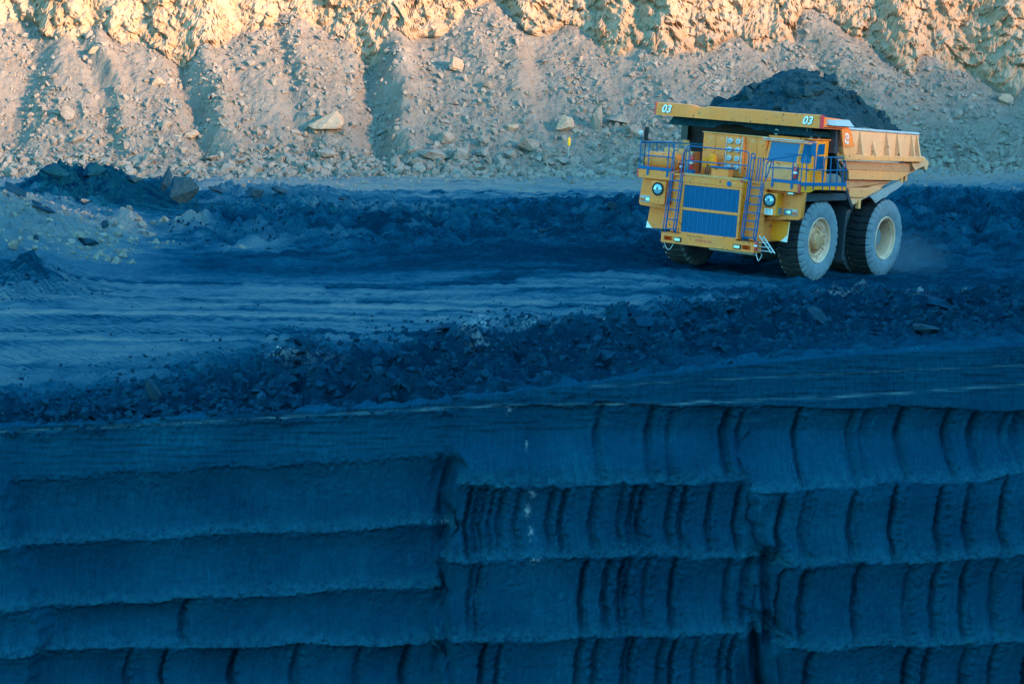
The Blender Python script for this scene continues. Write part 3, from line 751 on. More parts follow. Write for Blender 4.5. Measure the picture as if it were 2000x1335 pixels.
while cnt < 120:
    u = rng.uniform(-20, 2020); v = 762-.085*u+float(np.clip(rng.normal(22, 30), -18, 80))
    if rng.random() < .25: v = rng.normal(432, 26); u = rng.uniform(430, 1250)
    d = ray(u, v); kk = -CAMZ/d[2]; x_, y_ = d[0]*kk, d[1]*kk
    if y_ < 57.6 or math.hypot(x_-TC[0], y_-TC[1]) < 6: continue
    s_ = float(np.clip(.10*(rng.random()+.04)**-.55, .10, .33)); cnt += 1
    z_ = float(floor_z(np.array([x_]), np.array([y_]))[0])-max(0, 58.7-y_)*.15
    far = v < 520
    place('coal_lump', LUMPS[cnt % 9], (x_, y_, z_-.02*s_), (s_*rng.uniform(1.1, 2.4), s_*1.1, s_*rng.uniform(.45, .85)), rng.uniform(0, 6.3), (rng.uniform(-.5, .5), rng.uniform(-.5, .5)),
          'dark coal lump on the broken bench edge' if not far else 'dark coal lump on the ridge across the bench', 'coal lump', 'coal lumps along the bench edge' if not far else 'coal lumps on the middle ridge')
# ------------------------------------------------------------------ haul truck (X forward, Y to its left, Z up)
class MB:
    def __init__(s): s.v = []; s.f = []
    def add(s, vs, fs):
        o = len(s.v); s.v += [tuple(map(float, v)) for v in vs]; s.f += [tuple(i+o for i in f) for f in fs]; return s
    def box(s, x0, x1, y0, y1, z0, z1):
        v = [(x, y, z) for x in (x0, x1) for y in (y0, y1) for z in (z0, z1)]
        return s.add(v, [(0, 1, 3, 2), (4, 6, 7, 5), (0, 4, 5, 1), (2, 3, 7, 6), (0, 2, 6, 4), (1, 5, 7, 3)])
    def hexa(s, v):   # eight corners: bottom ring then top ring
        return s.add(v, [(3, 2, 1, 0), (4, 5, 6, 7), (0, 1, 5, 4), (1, 2, 6, 5), (2, 3, 7, 6), (3, 0, 4, 7)])
    def prism(s, pts, ax, a, b):   # 2-D outline extruded along an axis
        n = len(pts)
        def P(p, t): return (t, p[0], p[1]) if ax == 0 else (p[0], t, p[1]) if ax == 1 else (p[0], p[1], t)
        v = [P(p, a) for p in pts]+[P(p, b) for p in pts]
        f = [tuple(range(n))[::-1], tuple(range(n, 2*n))]+[(i, (i+1) % n, n+(i+1) % n, n+i) for i in range(n)]
        return s.add(v, f)
    def tube(s, path, r, n=8, cap=True):
        path = [Vector(p) for p in path]; rings = []; m = len(path)
        for i, p in enumerate(path):
            t = (path[min(i+1, m-1)]-path[max(i-1, 0)]).normalized()
            a = t.orthogonal().normalized() if i == 0 else (a-t*a.dot(t)).normalized()
            b = t.cross(a); rr = r[i] if hasattr(r, '__len__') else r
            rings.append([p+(a*math.cos(2*math.pi*k/n)+b*math.sin(2*math.pi*k/n))*rr for k in range(n)])
        v = [q for rg in rings for q in rg]
        f = [(i*n+k, i*n+(k+1) % n, (i+1)*n+(k+1) % n, (i+1)*n+k) for i in range(m-1) for k in range(n)]
        if cap: f += [tuple(range(n))[::-1], tuple((m-1)*n+k for k in range(n))]
        return s.add(v, f)
    def lathe(s, prof, c, ax, n=32, closed=False, cap=True):   # profile of (radius, offset along axis)
        A = Vector(ax).normalized(); u = A.orthogonal().normalized(); w = A.cross(u); c = Vector(c)
        v = []; m = len(prof)
        for (r, h) in prof:
            v += [c+A*h+(u*math.cos(2*math.pi*k/n)+w*math.sin(2*math.pi*k/n))*r for k in range(n)]
        f = [(i*n+k, i*n+(k+1) % n, ((i+1) % m)*n+(k+1) % n, ((i+1) % m)*n+k) for i in range(m if closed else m-1) for k in range(n)]
        if not closed and cap:
            if prof[0][0] > 0: f.append(tuple(range(n))[::-1])
            if prof[-1][0] > 0: f.append(tuple((m-1)*n+k for k in range(n)))
        return s.add(v, f)
    def build(s, name, mat, parent, bevel=0, label=None, angle=32):
        bm = bmesh.new(); vs = [bm.verts.new(v) for v in s.v]
        for f in s.f:
            try: bm.faces.new([vs[i] for i in f])
            except ValueError: pass
        lo = [v for v in bm.verts if not v.link_faces]
        if lo: bmesh.ops.delete(bm, geom=lo, context='VERTS')
        bmesh.ops.recalc_face_normals(bm, faces=bm.faces[:])
        if bevel:
            es = [e for e in bm.edges if len(e.link_faces) == 2 and e.calc_face_angle(0) > .6]
            bmesh.ops.bevel(bm, geom=es, offset=bevel, segments=1, affect='EDGES', clamp_overlap=True)
        me = bpy.data.meshes.new(name); bm.to_mesh(me); bm.free()
        me.polygons.foreach_set('use_smooth', [True]*len(me.polygons)); me.set_sharp_from_angle(angle=R(angle))
        o = link(name, me, mat, parent)
        if label: o['label'] = label
        return o
def bend(pts, rad=.10, n=4):      # round the corners of a tube path
    pts = [Vector(p) for p in pts]; out = [pts[0]]
    for a, b, c in zip(pts, pts[1:], pts[2:]):
        d1 = (a-b); d2 = (c-b); q = min(rad, d1.length*.45, d2.length*.45); p0 = b+d1.normalized()*q; p2 = b+d2.normalized()*q
        for k in range(n+1):
            t = k/n; out.append(p0*(1-t)**2+b*2*t*(1-t)+p2*t*t)
    return out+[pts[-1]]
def text(name, body, size, loc, right, up, mat, parent, shear=0, depth=.006, bold=0):
    cu = bpy.data.curves.new(name, 'FONT'); cu.body = body; cu.size = size; cu.shear = shear; cu.extrude = depth; cu.offset = bold
    cu.align_x = 'CENTER'; cu.align_y = 'CENTER'
    t = bpy.data.objects.new(name, cu); C.objects.link(t)
    bpy.context.view_layer.update()
    dg = bpy.context.evaluated_depsgraph_get(); me = bpy.data.meshes.new_from_object(t.evaluated_get(dg))
    bpy.data.objects.remove(t); bpy.data.curves.remove(cu)
    r = Vector(right).normalized(); u = Vector(up).normalized(); n = r.cross(u)
    me.transform(Matrix(((r.x, u.x, n.x, loc[0]), (r.y, u.y, n.y, loc[1]), (r.z, u.z, n.z, loc[2]), (0, 0, 0, 1))))
    me.materials.clear(); me.materials.append(mat); me.name = name
    return link(name, me, None, parent)

truck = bpy.data.objects.new('haul_truck', None); C.objects.link(truck)
truck.matrix_world = Matrix(((TF[0], TL[0], TU[0], TO[0]), (TF[1], TL[1], TU[1], TO[1]), (TF[2], TL[2], TU[2], TO[2]), (0, 0, 0, 1)))
tag(truck, 'yellow mining haul truck numbered 03 loaded with coal on the bench', 'haul truck')
Y_, Y_LIT, BD, BP = M['yellow'], M['yellow_lit'], M['body'], M['body_pale']

# --- dump body
b = MB()
for s in (1, -1):
    b.prism([(-.05, 5.56), (-6.9, 5.50), (-6.95, 4.6), (-.4, 4.6)], 1, s*3.14, s*3.22)          # side sheets
    b.hexa([(-.55, s*3.10, 4.40), (-6.95, s*3.10, 4.36), (-6.95, s*2.95, 4.03), (-1.35, s*2.95, 4.10),
            (-.55, s*3.24, 4.42), (-6.95, s*3.24, 4.38), (-6.95, s*3.12, 4.03), (-1.35, s*3.12, 4.10)])
b.prism([(-2.0, 2.62), (-2.3, 2.62), (-6.95, 4.02), (-7.75, 4.14), (-7.75, 4.34), (-6.9, 4.2), (-2.0, 2.9)], 1, -2.8, 2.8)    # floor
b.build('dump_body', BP, truck, .012)
dump = bpy.data.objects['dump_body']
MB().prism([(-.1, 5.57), (.02, 5.57), (-.42, 4.4), (-1.95, 2.72), (-2.1, 2.62), (-2.1, 2.8), (-.6, 4.4)], 1, -3.13, 3.13).build('front_wall', M['shaded_steel'], dump, .01)
for s in (1, -1): MB().box(-.25, .03, *sorted((s*3.0, s*3.30)), 4.68, 5.56).build('front_post', M['shaded_steel'], dump, .01)
# lower hull in bands
for s in (1, -1):
    b = MB()
    b.hexa([(-1.66, s*2.55, 3.73), (-5.6, s*2.55, 3.71), (-5.25, s*2.4, 3.37), (-1.75, s*2.4, 3.37), (-1.66, s*2.98, 3.73), (-5.6, s*2.98, 3.71), (-5.25, s*2.90, 3.60), (-1.75, s*2.90, 3.37)])
    b.prism([(-1.8, 3.40), (-5.2, 3.40), (-2.42, 2.74), (-2.05, 2.98)], 1, s*2.45, s*2.86)
    b.prism([(-2.02, 3.06), (-3.62, 3.06), (-2.42, 2.74)], 1, s*2.86, s*2.93)
    b.build('hull_plate', BP, dump, .01)
for s in (1, -1):
    MB().box(-6.93, -.45, s*2.95, s*3.50, 4.46, 4.66).build('side_beam', BD, dump, .015)
for s in (1, -1):
    MB().prism([(-1.50, 4.09), (-6.72, 4.03), (-5.62, 3.71), (-1.62, 3.72)], 1, s*2.7, s*3.13).build('rib', BD, dump, .012)
    MB().prism([(-1.92, 3.36), (-4.0, 3.34), (-3.3, 3.05), (-2.03, 3.05)], 1, s*2.6, s*3.0).build('rib', BD, dump, .012)
    MB().tube([(-.05, s*3.2, 5.60), (-6.85, s*3.2, 5.52)], .06, 8).build('top_rail', M['steel_grey'], dump)
    for k, (x, zt) in enumerate(((-1.93, 5.51), (-3.02, 5.12), (-4.10, 5.49), (-5.0, 5.48), (-6.22, 5.46), (-6.68, 5.45))):
        MB().hexa([(x-.05, s*3.20, 4.655), (x+.05, s*3.20, 4.655), (x+.04, s*3.47, 4.655), (x-.06, s*3.47, 4.655),
                   (x-.03, s*3.20, zt), (x+.03, s*3.20, zt), (x+.03, s*3.27, zt), (x-.03, s*3.27, zt)]).build('side_post', BP, dump, .006)
    MB().prism([(-6.9, 4.7), (-7.3, 4.66), (-7.79, 4.46), (-7.65, 4.14), (-7.45, 4.16), (-7.4, 4.3), (-6.6, 4.12), (-6.3, 4.36)], 1, s*2.75, s*3.33).build('tail_bracket', BP, dump, .015)
    MB().prism([(-3.70, 3.09), (-4.21, 2.83), (-4.6, 2.98), (-5.0, 3.06), (-5.5, 3.26), (-5.9, 3.36), (-6.31, 3.53), (-6.03, 3.72)], 1, s*2.95, s*3.0).build('mud_skirt', M['steel_grey'], dump, label='battered pale grey mud skirt above the rear wheels')
    for x, z0, z1 in ((-2.9, 2.62, 2.92), (-6.25, 3.55, 3.9), (-6.6, 3.66, 4.0)):
        MB().box(x-.09, x+.09, s*2.86, s*3.0, z0, z1).build('lug', BD, dump, .01)
    MB().prism([(-.05, 5.59), (-.74, 5.60), (-1.23, 4.95), (-.31, 4.93)], 1, s*3.40, s*3.46).build('wing_plate', Y_, dump, .006)
    MB().prism([(-.34, 4.92), (-1.20, 4.92), (-1.42, 4.665), (-.47, 4.665)], 1, s*3.25, s*3.43).build('wing_foot', BD, dump, .01)
    if s > 0: text('lettering', '03', .40, (-.50, 3.468, 5.27), (0, 0, -1), (-1, 0, -.1), M['white'], dump, .25, bold=.006)
# spill canopy over the cab
b = MB()
ny = 42
ys = [-3.46+6.92*i/ny for i in range(ny+1)]
def dent(y): return .075*math.exp(-((y+1.58)/.20)**2), .10*math.exp(-((y+1.56)/.27)**2)
vs = []
for y in ys:
    dz, dx = dent(y); wv = .008*math.sin(y*2.1)
    vs += [(1.66, y, 5.56), (1.66-dx*.6, y, 5.80), (1.64-dx, y, 6.02-dz+wv), (1.50-dx*.5, y, 6.04-dz+wv), (1.30, y, 5.62), (1.30, y, 5.56)]
fs = [(i*6+k, (i+1)*6+k, (i+1)*6+(k+1) % 6, i*6+(k+1) % 6) for i in range(ny) for k in range(6)]+[tuple(range(6)), tuple(ny*6+k for k in range(5, -1, -1))]
b.add(vs, fs)
can = b.build('canopy', Y_, truck, 0, 'yellow front canopy beam with a dent in its top edge', 50)
MB().box(-.3, 1.32, -3.44, 3.44, 5.565, 5.63).build('canopy_roof', M['shaded_steel'], can, .01)
for s in (1, -1):
    MB().prism([(1.63, 5.99), (-.43, 5.91), (-.72, 5.58), (-.05, 5.55), (1.63, 5.56)], 1, s*3.36, s*3.44).build('side_cheek', Y_, can, .008)
    MB().hexa([(1.1, s*3.44, 5.70), (-.78, s*3.44, 5.69), (-.78, s*3.60, 5.68), (.95, s*3.60, 5.69), (1.1, s*3.38, 5.90), (-.62, s*3.38, 5.92), (-.62, s*3.44, 5.92), (1.1, s*3.44, 5.90)]).build('spill_flap', M['steel_grey'], can, .006)
    MB().box(1.45, 1.668, s*3.462, s*3.53, 5.56, 6.03).build('red_end_stripe', M['red'], can, .004)
    text('lettering', '03', .40, (1.663, 2.98*s if s > 0 else -3.0, 5.785), (0, 1, 0), (0, 0, 1), M['shadow_ink'], can, .28, .004, .012)
    text('lettering', '03', .40, (1.669, 2.96*s if s > 0 else -3.02, 5.80), (0, 1, 0), (0, 0, 1), M['white'], can, .28, .004, .010)
text('lettering', 'MODEL 1', .09, (1.664, .32, 5.83), (0, 1, 0), (0, 0, 1), M['dark'], can, 0, .002) if False else None

# --- chassis, axles, tank between the wheels
b = MB()
for s in (1, -1):
    b.box(-6.6, 2.5, s*.55, s*.95, 1.35, 2.15)
b.box(1.9, 2.6, -1.5, 1.5, .95, 1.5); b.box(-.35, .35, -2.1, 2.1, 1.15, 1.75); b.box(-5.9, -4.7, -1.2, 1.2, .95, 2.0)
b.box(-4.4, -3.7, -1.0, 1.0, 1.4, 2.6)
for s in (1, -1): b.tube([(-2.2, s*1.4, 1.9), (-3.6, s*1.5, 3.0)], .16, 10); b.tube([(.1, s*1.75, 1.3), (.25, s*1.7, 3.1)], .2, 12)
b.build('chassis', M['dark'], truck, .02)
MB().box(-3.75, -1.7, .8, 1.75, 1.35, 2.85).build('fuel_tank', M['dark'], truck, .05)
MB().prism([(1.6, 2.9), (1.9, 3.2), (-1.75, 3.2), (-1.6, 2.95)], 1, -3.1, 3.1).build('under_deck', M['dark'], truck, .01)
MB().hexa([(2.0, -.3, .78), (2.0, 1.55, .78), (2.35, 1.6, .84), (2.35, -.25, .84), (2.0, -.3, .83), (2.0, 1.55, .83), (2.35, 1.6, .90), (2.35, -.25, .90)]).build('belly_plate', M['steel_grey'], truck, .006)
for s in (1, -1):
    MB().prism([(-1.79, 3.3), (-1.82, 3.3), (-2.04, 2.7), (-2.0, .75), (-1.96, .62), (-1.94, 1.7), (-1.98, 2.72)], 1, s*2.0, s*2.95).build('rear_mud_guard', M['dark'], truck)

# --- wheels
def tyre_mesh(cx, y0, y1, z0):
    n = 160; rows = [(.80, .04), (.86, .0), (1.0, -.03), (1.2, -.045), (1.34, -.02), (1.42, .01), (1.485, .07), (1.495, .28), (1.495, .48)]
    W = y1-y0
    prof = [(r, o) for r, o in rows]+[(r, W-o) for r, o in rows[::-1]]
    vs = []; m = len(prof)
    for i, (r, o) in enumerate(prof):
        for k in range(n):
            ph = k % 5; rr = r; oo = o; side = o < W/2
            if ph in (0,) and 1.3 < r < 1.49 : rr = r-.05 if r > 1.45 else r-.015; oo = o+(.035 if side else -.035)
            if ph in (0,) and r >= 1.49 and (o < .3 or o > W-.3): rr = r-.085
            a = 2*math.pi*(k+(.9 if (o > .3 and o < W-.3) else 0))/n
            z = z0+rr*math.cos(a)
            y = y0+oo
            if z < .10:                                     # flattened and bulged on the ground
                y += (-.05 if side else .05)*(0.10-z)/.13; z = max(z, .0)
            vs.append((cx+rr*math.sin(a), y, z))
    fs = [(i*n+k, i*n+(k+1) % n, (i+1)*n+(k+1) % n, (i+1)*n+k) for i in range(m-1) for k in range(n)]
    ts = [f for q, f in enumerate(fs) if 6 <= q//n < m-7]; ss_ = [f for q, f in enumerate(fs) if not 6 <= q//n < m-7]
    return MB().add(vs, ss_), MB().add(vs, ts)
def tyre(cx, a, c_, z0, hub):
    t, q = tyre_mesh(cx, a, c_, z0); t.build('tyre', M['rubber'], hub, 0, None, 28); q.build('tread', M['tread'], hub, 0, None, 28)
def wheel(cx, yo, s, rear):
    z0 = 1.47; c = (cx, 0, z0)
    if not rear:
        hub = MB().lathe([(.52, yo-.33), (.50, yo-.20), (.40, yo-.16), (.38, yo-.04), (.30, yo+.02), (.16, yo+.04), (0, yo+.04)], c, (0, s, 0), 32)
        for k in range(3):
            a = k*2.1+.4; hub.box(cx+.30*math.sin(a)-.07, cx+.30*math.sin(a)+.07, *sorted((s*(yo-.06), s*(yo+.045))), z0+.30*math.cos(a)-.07, z0+.30*math.cos(a)+.07)
        hub = hub.build('wheel', M['hub'], truck, .008, 'front wheel with domed hub and ring of bolts')
        rim = MB().lathe([(.83, yo-.06), (.845, yo-.01), (.82, yo+.02), (.77, yo-.01), (.73, yo-.10), (.66, yo-.14), (.52, yo-.16), (.50, yo-.24)], c, (0, s, 0), 48, cap=False)
        for k in range(24):
            a = 2*math.pi*k/24; x, z = cx+.60*math.sin(a), z0+.60*math.cos(a)
            rim.tube([(x, s*(yo-.15), z), (x, s*(yo-.08), z)], .028, 6)
        for k in range(8):
            a = 2*math.pi*(k+.3)/8; x, z = cx+.68*math.sin(a), z0+.68*math.cos(a); rim.box(x-.04, x+.04, *sorted((s*(yo-.15), s*(yo-.09))), z-.04, z+.04)
        rim.build('rim', M['rim'], hub)
        MB().lathe([(.78, yo-.45), (.5, yo-.34)], c, (0, s, 0), 32).build('wheel_disc', M['dark'], hub)
        tyre(cx, *sorted((s*(yo-.95), s*yo)), z0, hub)
    else:
        hub = MB().lathe([(.62, yo-.75), (.42, yo-.70), (.40, yo-.42), (.34, yo-.36), (.18, yo-.34), (0, yo-.34)], c, (0, s, 0), 32)
        hub = hub.build('wheel', M['drum'], truck, 0, 'rear wheel with deep hollow rim')
        MB().lathe([(.83, yo-.06), (.845, yo-.01), (.82, yo+.02), (.76, yo+.0), (.735, yo-.08), (.70, yo-.11), (.68, yo-.30), (.67, yo-.70), (.60, yo-.74)], c, (0, s, 0), 48, cap=False).build('rim', M['rim'], hub)
        tyre(cx, *sorted((s*(yo-.93), s*yo)), z0, hub)
        tyre(cx, *sorted((s*(yo-1.98), s*(yo-1.05))), z0, hub)
for s in (1, -1):
    wheel(0, 2.99, s, False); wheel(-5.3, 2.98, s, True)

# --- deck, fenders, radiator
b = MB(); b.box(-.85, 2.62, -3.38, 3.38, 3.42, 3.50)
deck = b.build('deck', Y_, truck, .008)
MB().box(2.40, 2.66, -3.40, -1.86, 3.215, 3.535).build('deck_fascia', Y_, deck, .012)
MB().box(2.40, 2.66, 2.02, 3.36, 3.255, 3.545).build('deck_fascia', Y_, deck, .012)
for s in (1, -1):
    MB().prism([(2.655, 3.55), (2.65, 3.27), (1.84, 3.26), (1.49, 3.36), (-.87, 3.34), (-.84, 3.51)], 1, s*3.362, s*3.44).build('side_fascia', Y_LIT if s > 0 else Y_, deck, .008)
    MB().box(2.56, 2.664, *sorted((s*3.37, s*3.445)), 3.24, 3.56).build('red_corner_stripe', M['red'], deck)
MB().box(1.25, 2.55, -1.86, 2.05, 1.36, 3.46).build('front_panel', Y_, truck, .012)
rad = MB().hexa([(1.3, -1.24, 1.37), (2.88, -1.24, 1.37), (2.88, 1.25, 1.37), (1.3, 1.25, 1.37), (1.3, -1.26, 3.47), (2.88, -1.26, 3.47), (2.88, 1.28, 3.47), (1.3, 1.28, 3.47)]).build('radiator_housing', Y_LIT, truck, .015)
b = MB()
for y0, y1, z0, z1 in ((-1.26, -1.17, 1.37, 3.24), (1.17, 1.26, 1.37, 3.24), (-1.17, 1.17, 3.14, 3.24), (-1.17, 1.17, 2.22, 2.32), (-1.17, 1.17, 1.33, 1.42)):
    b.box(2.882, 2.935, y0, y1, z0, z1)
b.box(2.882, 2.955, -1.28, 1.28, 3.24, 3.44)
b.build('grille_frame', Y_, rad, .006)
for z0, z1 in ((2.32, 3.14), (1.42, 2.22)):
    g = MB().box(2.86, 2.892, -1.17, 1.17, z0, z1).build('grille', M['black'], rad)
    b = MB(); n = 21
    for k in range(n+1):
        z = z0+(z1-z0)*k/n; b.box(2.898, 2.912, -1.17, 1.17, z-.0115, z+.0115)
    for k in range(1, 24):
        y = -1.17+2.34*k/24; wd = .017 if k % 2 else .009; b.box(2.914, 2.922, y-wd, y+wd, z0, z1)
    b.build('grille_mesh', M['grille'], g)
MB().prism([(2.62, 3.47), (2.90, 3.45), (2.94, 3.52), (2.62, 3.56)], 1, -1.36, 1.34).build('hood_lip', BD, truck, .008)
for y in (-1.30, 1.22): MB().box(2.90, 2.96, y-.05, y+.05, 3.42, 3.54).build('red_marker', M['red'], truck, .004)
b = MB()
for y in (-.97, .95): b.lathe([(0, 2.958), (.035, 2.958), (.035, 2.975), (0, 2.98)], (0, y, 3.34), (1, 0, 0), 12)
b.build('hood_latch', M['hub'], rad)
MB().lathe([(0, 2.958), (.10, 2.958), (.10, 2.964), (0, 2.966)], (0, .72, 3.335), (1, 0, 0), 20).build('oval_badge', M['blue'], rad)
MB().box(2.60, 2.66, 1.275, 1.31, 2.55, 2.72).build('side_latch', M['steel_grey'], rad)
# bumper with two openings
b = MB(); zb, zt = .96, 1.33
for y0, y1 in ((-1.98, -1.86), (-1.50, 1.47), (1.82, 1.98)): b.box(2.45, 2.95, y0, y1, zb, zt)
for y0, y1 in ((-1.86, -1.50), (1.47, 1.82)): b.box(2.45, 2.95, y0, y1, zb, 1.045); b.box(2.45, 2.95, y0, y1, 1.20, zt); b.box(2.45, 2.6, y0, y1, 1.045, 1.20)
bump = b.build('bumper', Y_, truck)
for y0, y1 in ((-1.42, -1.10), (1.11, 1.43)):
    f = MB().box(2.951, 2.985, y0, y1, 1.03, 1.20).build('fog_light', M['black'], bump, .008)
    MB().box(2.986, 2.996, y0+.035, y1-.035, 1.06, 1.17).build('lens', M['lens'], f, .004)
text('lettering', 'ИНВN5362', .145, (2.953, -.16, 1.165), (0, 1, 0), (0, 0, 1), M['red'], bump, 0, .002)
MB().box(2.951, 2.957, -.88, -.18, 1.285, 1.30).build('scrape', M['dark'], bump)
for y0, y1 in ((-1.94, -1.52), (1.98, 2.22)):
    pts = [(2.78, y0+(y1-y0)*t, .95-.26*math.sin(math.pi*t)) for t in [i/12 for i in range(13)]]
    MB().tube(pts, .014, 6).build('chain', M['white_tube'], bump)
# small bent access ladder and extinguisher on the bumper end
b = MB()
for dy in (0, .17):
    b.tube([(2.74, 2.02+dy, 1.58+.02*dy), (2.74, 2.58+dy*.8, 1.02)], .024, 6)
for t in (.15, .4, .65, .92): b.tube([(2.74, 2.02+.56*t, 1.58-.56*t), (2.74, 2.19+.53*t, 1.585-.56*t)], .020, 6)
for z in (1.35, 1.2, 1.06): b.tube([(2.72, 2.0, z), (2.72, 2.02+(1.58-z)*1.0, z)], .020, 6)
b.build('access_ladder', M['white_tube'], truck)
def extinguisher(x, y, z0, z1, r, mat='red', band=True):
    e = MB().lathe([(r*.9, 0), (r, .02), (r, (z1-z0)*.86), (r*.75, (z1-z0)*.95), (r*.3, z1-z0), (0, z1-z0)], (x, y, z0), (0, 0, 1), 18).build('extinguisher', M[mat], truck)
    MB().lathe([(r*.28, z1-z0), (r*.28, z1-z0+.06), (r*.45, z1-z0+.07), (r*.4, z1-z0+.11), (0, z1-z0+.11)], (x, y, z0), (0, 0, 1), 10).build('valve', M['steel_grey'], e)
    MB().tube(bend([(x, y, z1+.08), (x+.02, y+r*1.5, z1+.06), (x+.03, y+r*1.4, z0+.12)], .06), .012, 6).build('hose', M['black'], e)
    if band: MB().lathe([(r+.004, (z1-z0)*.42), (r+.004, (z1-z0)*.58)], (x, y, z0), (0, 0, 1), 18, cap=False).build('label_band', M['white'], e)
extinguisher(2.42, -1.28, 3.68, 4.20, .085)
extinguisher(2.2, -1.82, 3.52, 3.98, .075)
extinguisher(2.2, -1.58, 3.52, 3.86, .09, 'drum', False)
extinguisher(2.62, 3.20, 3.74, 4.16, .075)
extinguisher(2.98, 2.06, 1.06, 1.40, .065)
MB().box(2.30, 2.52, -1.42, -1.14, 3.50, 3.68).build('extinguisher_bracket', M['blue'], truck, .008)

# --- headlight boxes, fender plates, flaps
def headbox(y0, y1, z0, z1, yc, zc):
    hb = MB().box(2.31, 2.75, y0, y1, z0, z1).build('headlight_box', Y_LIT if yc > 0 else Y_, truck, .012)
    MB().box(2.752, 2.754, y0+.01, y1-.01, z0+.01, z1-.01).build('front_plate', Y_, hb)  # thin sheet in the unlit yellow, so the box front stays duller
    h = MB().lathe([(.245, 2.755), (.245, 2.80), (.215, 2.805), (.205, 2.79)], (0, yc, zc), (1, 0, 0), 32).build('headlight', M['black'], hb)
    MB().lathe([(.205, 2.776), (.17, 2.795), (.10, 2.808), (0, 2.812)], (0, yc, zc), (1, 0, 0), 32).build('lens', M['lens'], h)
    MB().lathe([(.05, 2.809), (.05, 2.82), (0, 2.822)], (0, yc-.01, zc+.03), (1, 0, 0), 12).build('bulb_cap', M['glass'], h)
    MB().box(2.35, 2.60, y1+.002, y1+.006, z0+.05, z0+.30).build('vent', M['drum'], hb)
headbox(-2.73, -2.08, 2.31, 3.16, -2.40, 2.87)
headbox(2.04, 2.62, 2.35, 3.15, 2.33, 2.89)
f = MB().prism([(-3.40, 3.21), (-3.50, 2.32), (-3.47, 2.22), (-3.40, 2.18), (-2.0, 2.10), (-1.87, 3.21)], 0, 2.08, 2.30).build('fender', Y_, truck, .02)
f2 = MB().prism([(3.44, 3.25), (3.40, 2.36), (3.36, 2.29), (3.28, 2.26), (1.84, 2.15), (2.03, 3.25)], 0, 2.08, 2.30).build('fender', Y_, truck, .02)
for fo, y0, y1, z0, z1, s in ((f, -3.43, -2.95, 2.31, 2.56, -1), (f2, 2.70, 3.25, 2.40, 2.63, 1)):
    p = MB().box(2.302, 2.325, y0, y1, z0, z1).build('marker_lamp', M['steel_grey'], fo, .006)
    a, c_ = (y0+.02, y0+.20) if s < 0 else (y1-.20, y1-.02)
    MB().box(2.326, 2.34, a, c_, z0+.03, z0+.15).build('red_lens', M['lens_red'], p, .004)
    a, c_ = (y1-.25, y1-.02) if s < 0 else (y0+.03, y0+.33)
    q = MB().box(2.326, 2.345, a, c_, z0+.03, z1-.03).build('lamp_rim', M['glass'], p, .01)
    MB().box(2.346, 2.352, a+.03, c_-.03, z0+.06, z1-.06).build('lens', M['lens'], q, .004)
MB().box(2.40, 2.62, 2.95, 3.2, 3.16, 3.24).build('side_lamp', M['lens'], truck, .02)
MB().prism([(-2.0, 2.12), (-3.21, 2.12), (-3.31, 1.35), (-2.1, 1.38)], 0, 1.9, 1.93).build('mud_flap', Y_, truck)
MB().prism([(1.70, 2.15), (2.77, 2.16), (2.72, 1.41), (1.72, 1.45)], 0, 1.9, 1.93).build('mud_flap', Y_LIT, truck)
MB().prism([(-3.29, 1.60), (-3.315, 1.345), (-3.05, 1.35)], 0, 1.931, 1.936).build('white_corner', M['white'], truck)
MB().prism([(2.735, 1.68), (2.73, 1.405), (2.45, 1.42)], 0, 1.931, 1.936).build('white_corner', M['white'], truck)
MB().prism([(2.77, 2.14), (2.725, 1.41), (2.70, 1.41), (2.745, 2.14)], 0, 1.931, 1.935).build('white_edge', M['white'], truck)
pl = MB().box(2.755, 2.763, 2.165, 2.49, 2.375, 2.585).build('number_plate', M['white'], truck, .004)
text('lettering', '5141', .125, (2.765, 2.33, 2.525), (0, 1, 0), (0, 0, 1), M['shadow_ink'], pl, 0, .001, .002)
text('lettering', 'ЕН 75', .095, (2.765, 2.33, 2.425), (0, 1, 0), (0, 0, 1), M['shadow_ink'], pl, 0, .001, .002)

# --- ladders
def ladder(pt0, pt1, pb0, pb1, n, rail):
    b = MB(); g = .028
    p0, p1, q0, q1 = map(Vector, (pt0, pt1, pb0, pb1))
    for t, q in ((p0, q0), (p1, q1)): b.box(0, 0, 0, 0, 0, 0) if False else b.tube([t, q], .034, 6)
    lad = b.build('ladder', M['blue'], truck)
    b = MB()
    for k in range(n):
        t = (k+.7)/n; a = p0.lerp(q0, t); c = p1.lerp(q1, t)
        b.hexa([a+Vector((-.05, 0, -.022)), a+Vector((.05, 0, -.022)), c+Vector((.05, 0, -.022)), c+Vector((-.05, 0, -.022)), a+Vector((-.05, 0, .022)), a+Vector((.05, 0, .022)), c+Vector((.05, 0, .022)), c+Vector((-.05, 0, .022))])
    b.build('rung', M['blue'], lad)
    b = MB()
    for t, q in ((p0, q0), (p1, q1)):
        o = Vector((.16, 0, 0)); up = Vector((.02, 0, .85))
        b.tube(bend([t+up+Vector((-.25, 0, 0)), t+up+o*.6, t+o+Vector((0, 0, -.1)), q+o+Vector((0, 0, .12)), q+Vector((0, 0, -.02))], .15), .022, 6)
    b.build('handrail', rail, lad)
ladder((2.93, -1.70, 3.50), (2.93, -1.26, 3.50), (2.99, -1.80, 1.36), (2.99, -1.36, 1.36), 6, M['blue'])
ladder((2.93, 1.60, 3.50), (2.93, 2.12, 3.50), (2.99, 1.50, 1.40), (2.99, 2.02, 1.40), 7, M['blue'])

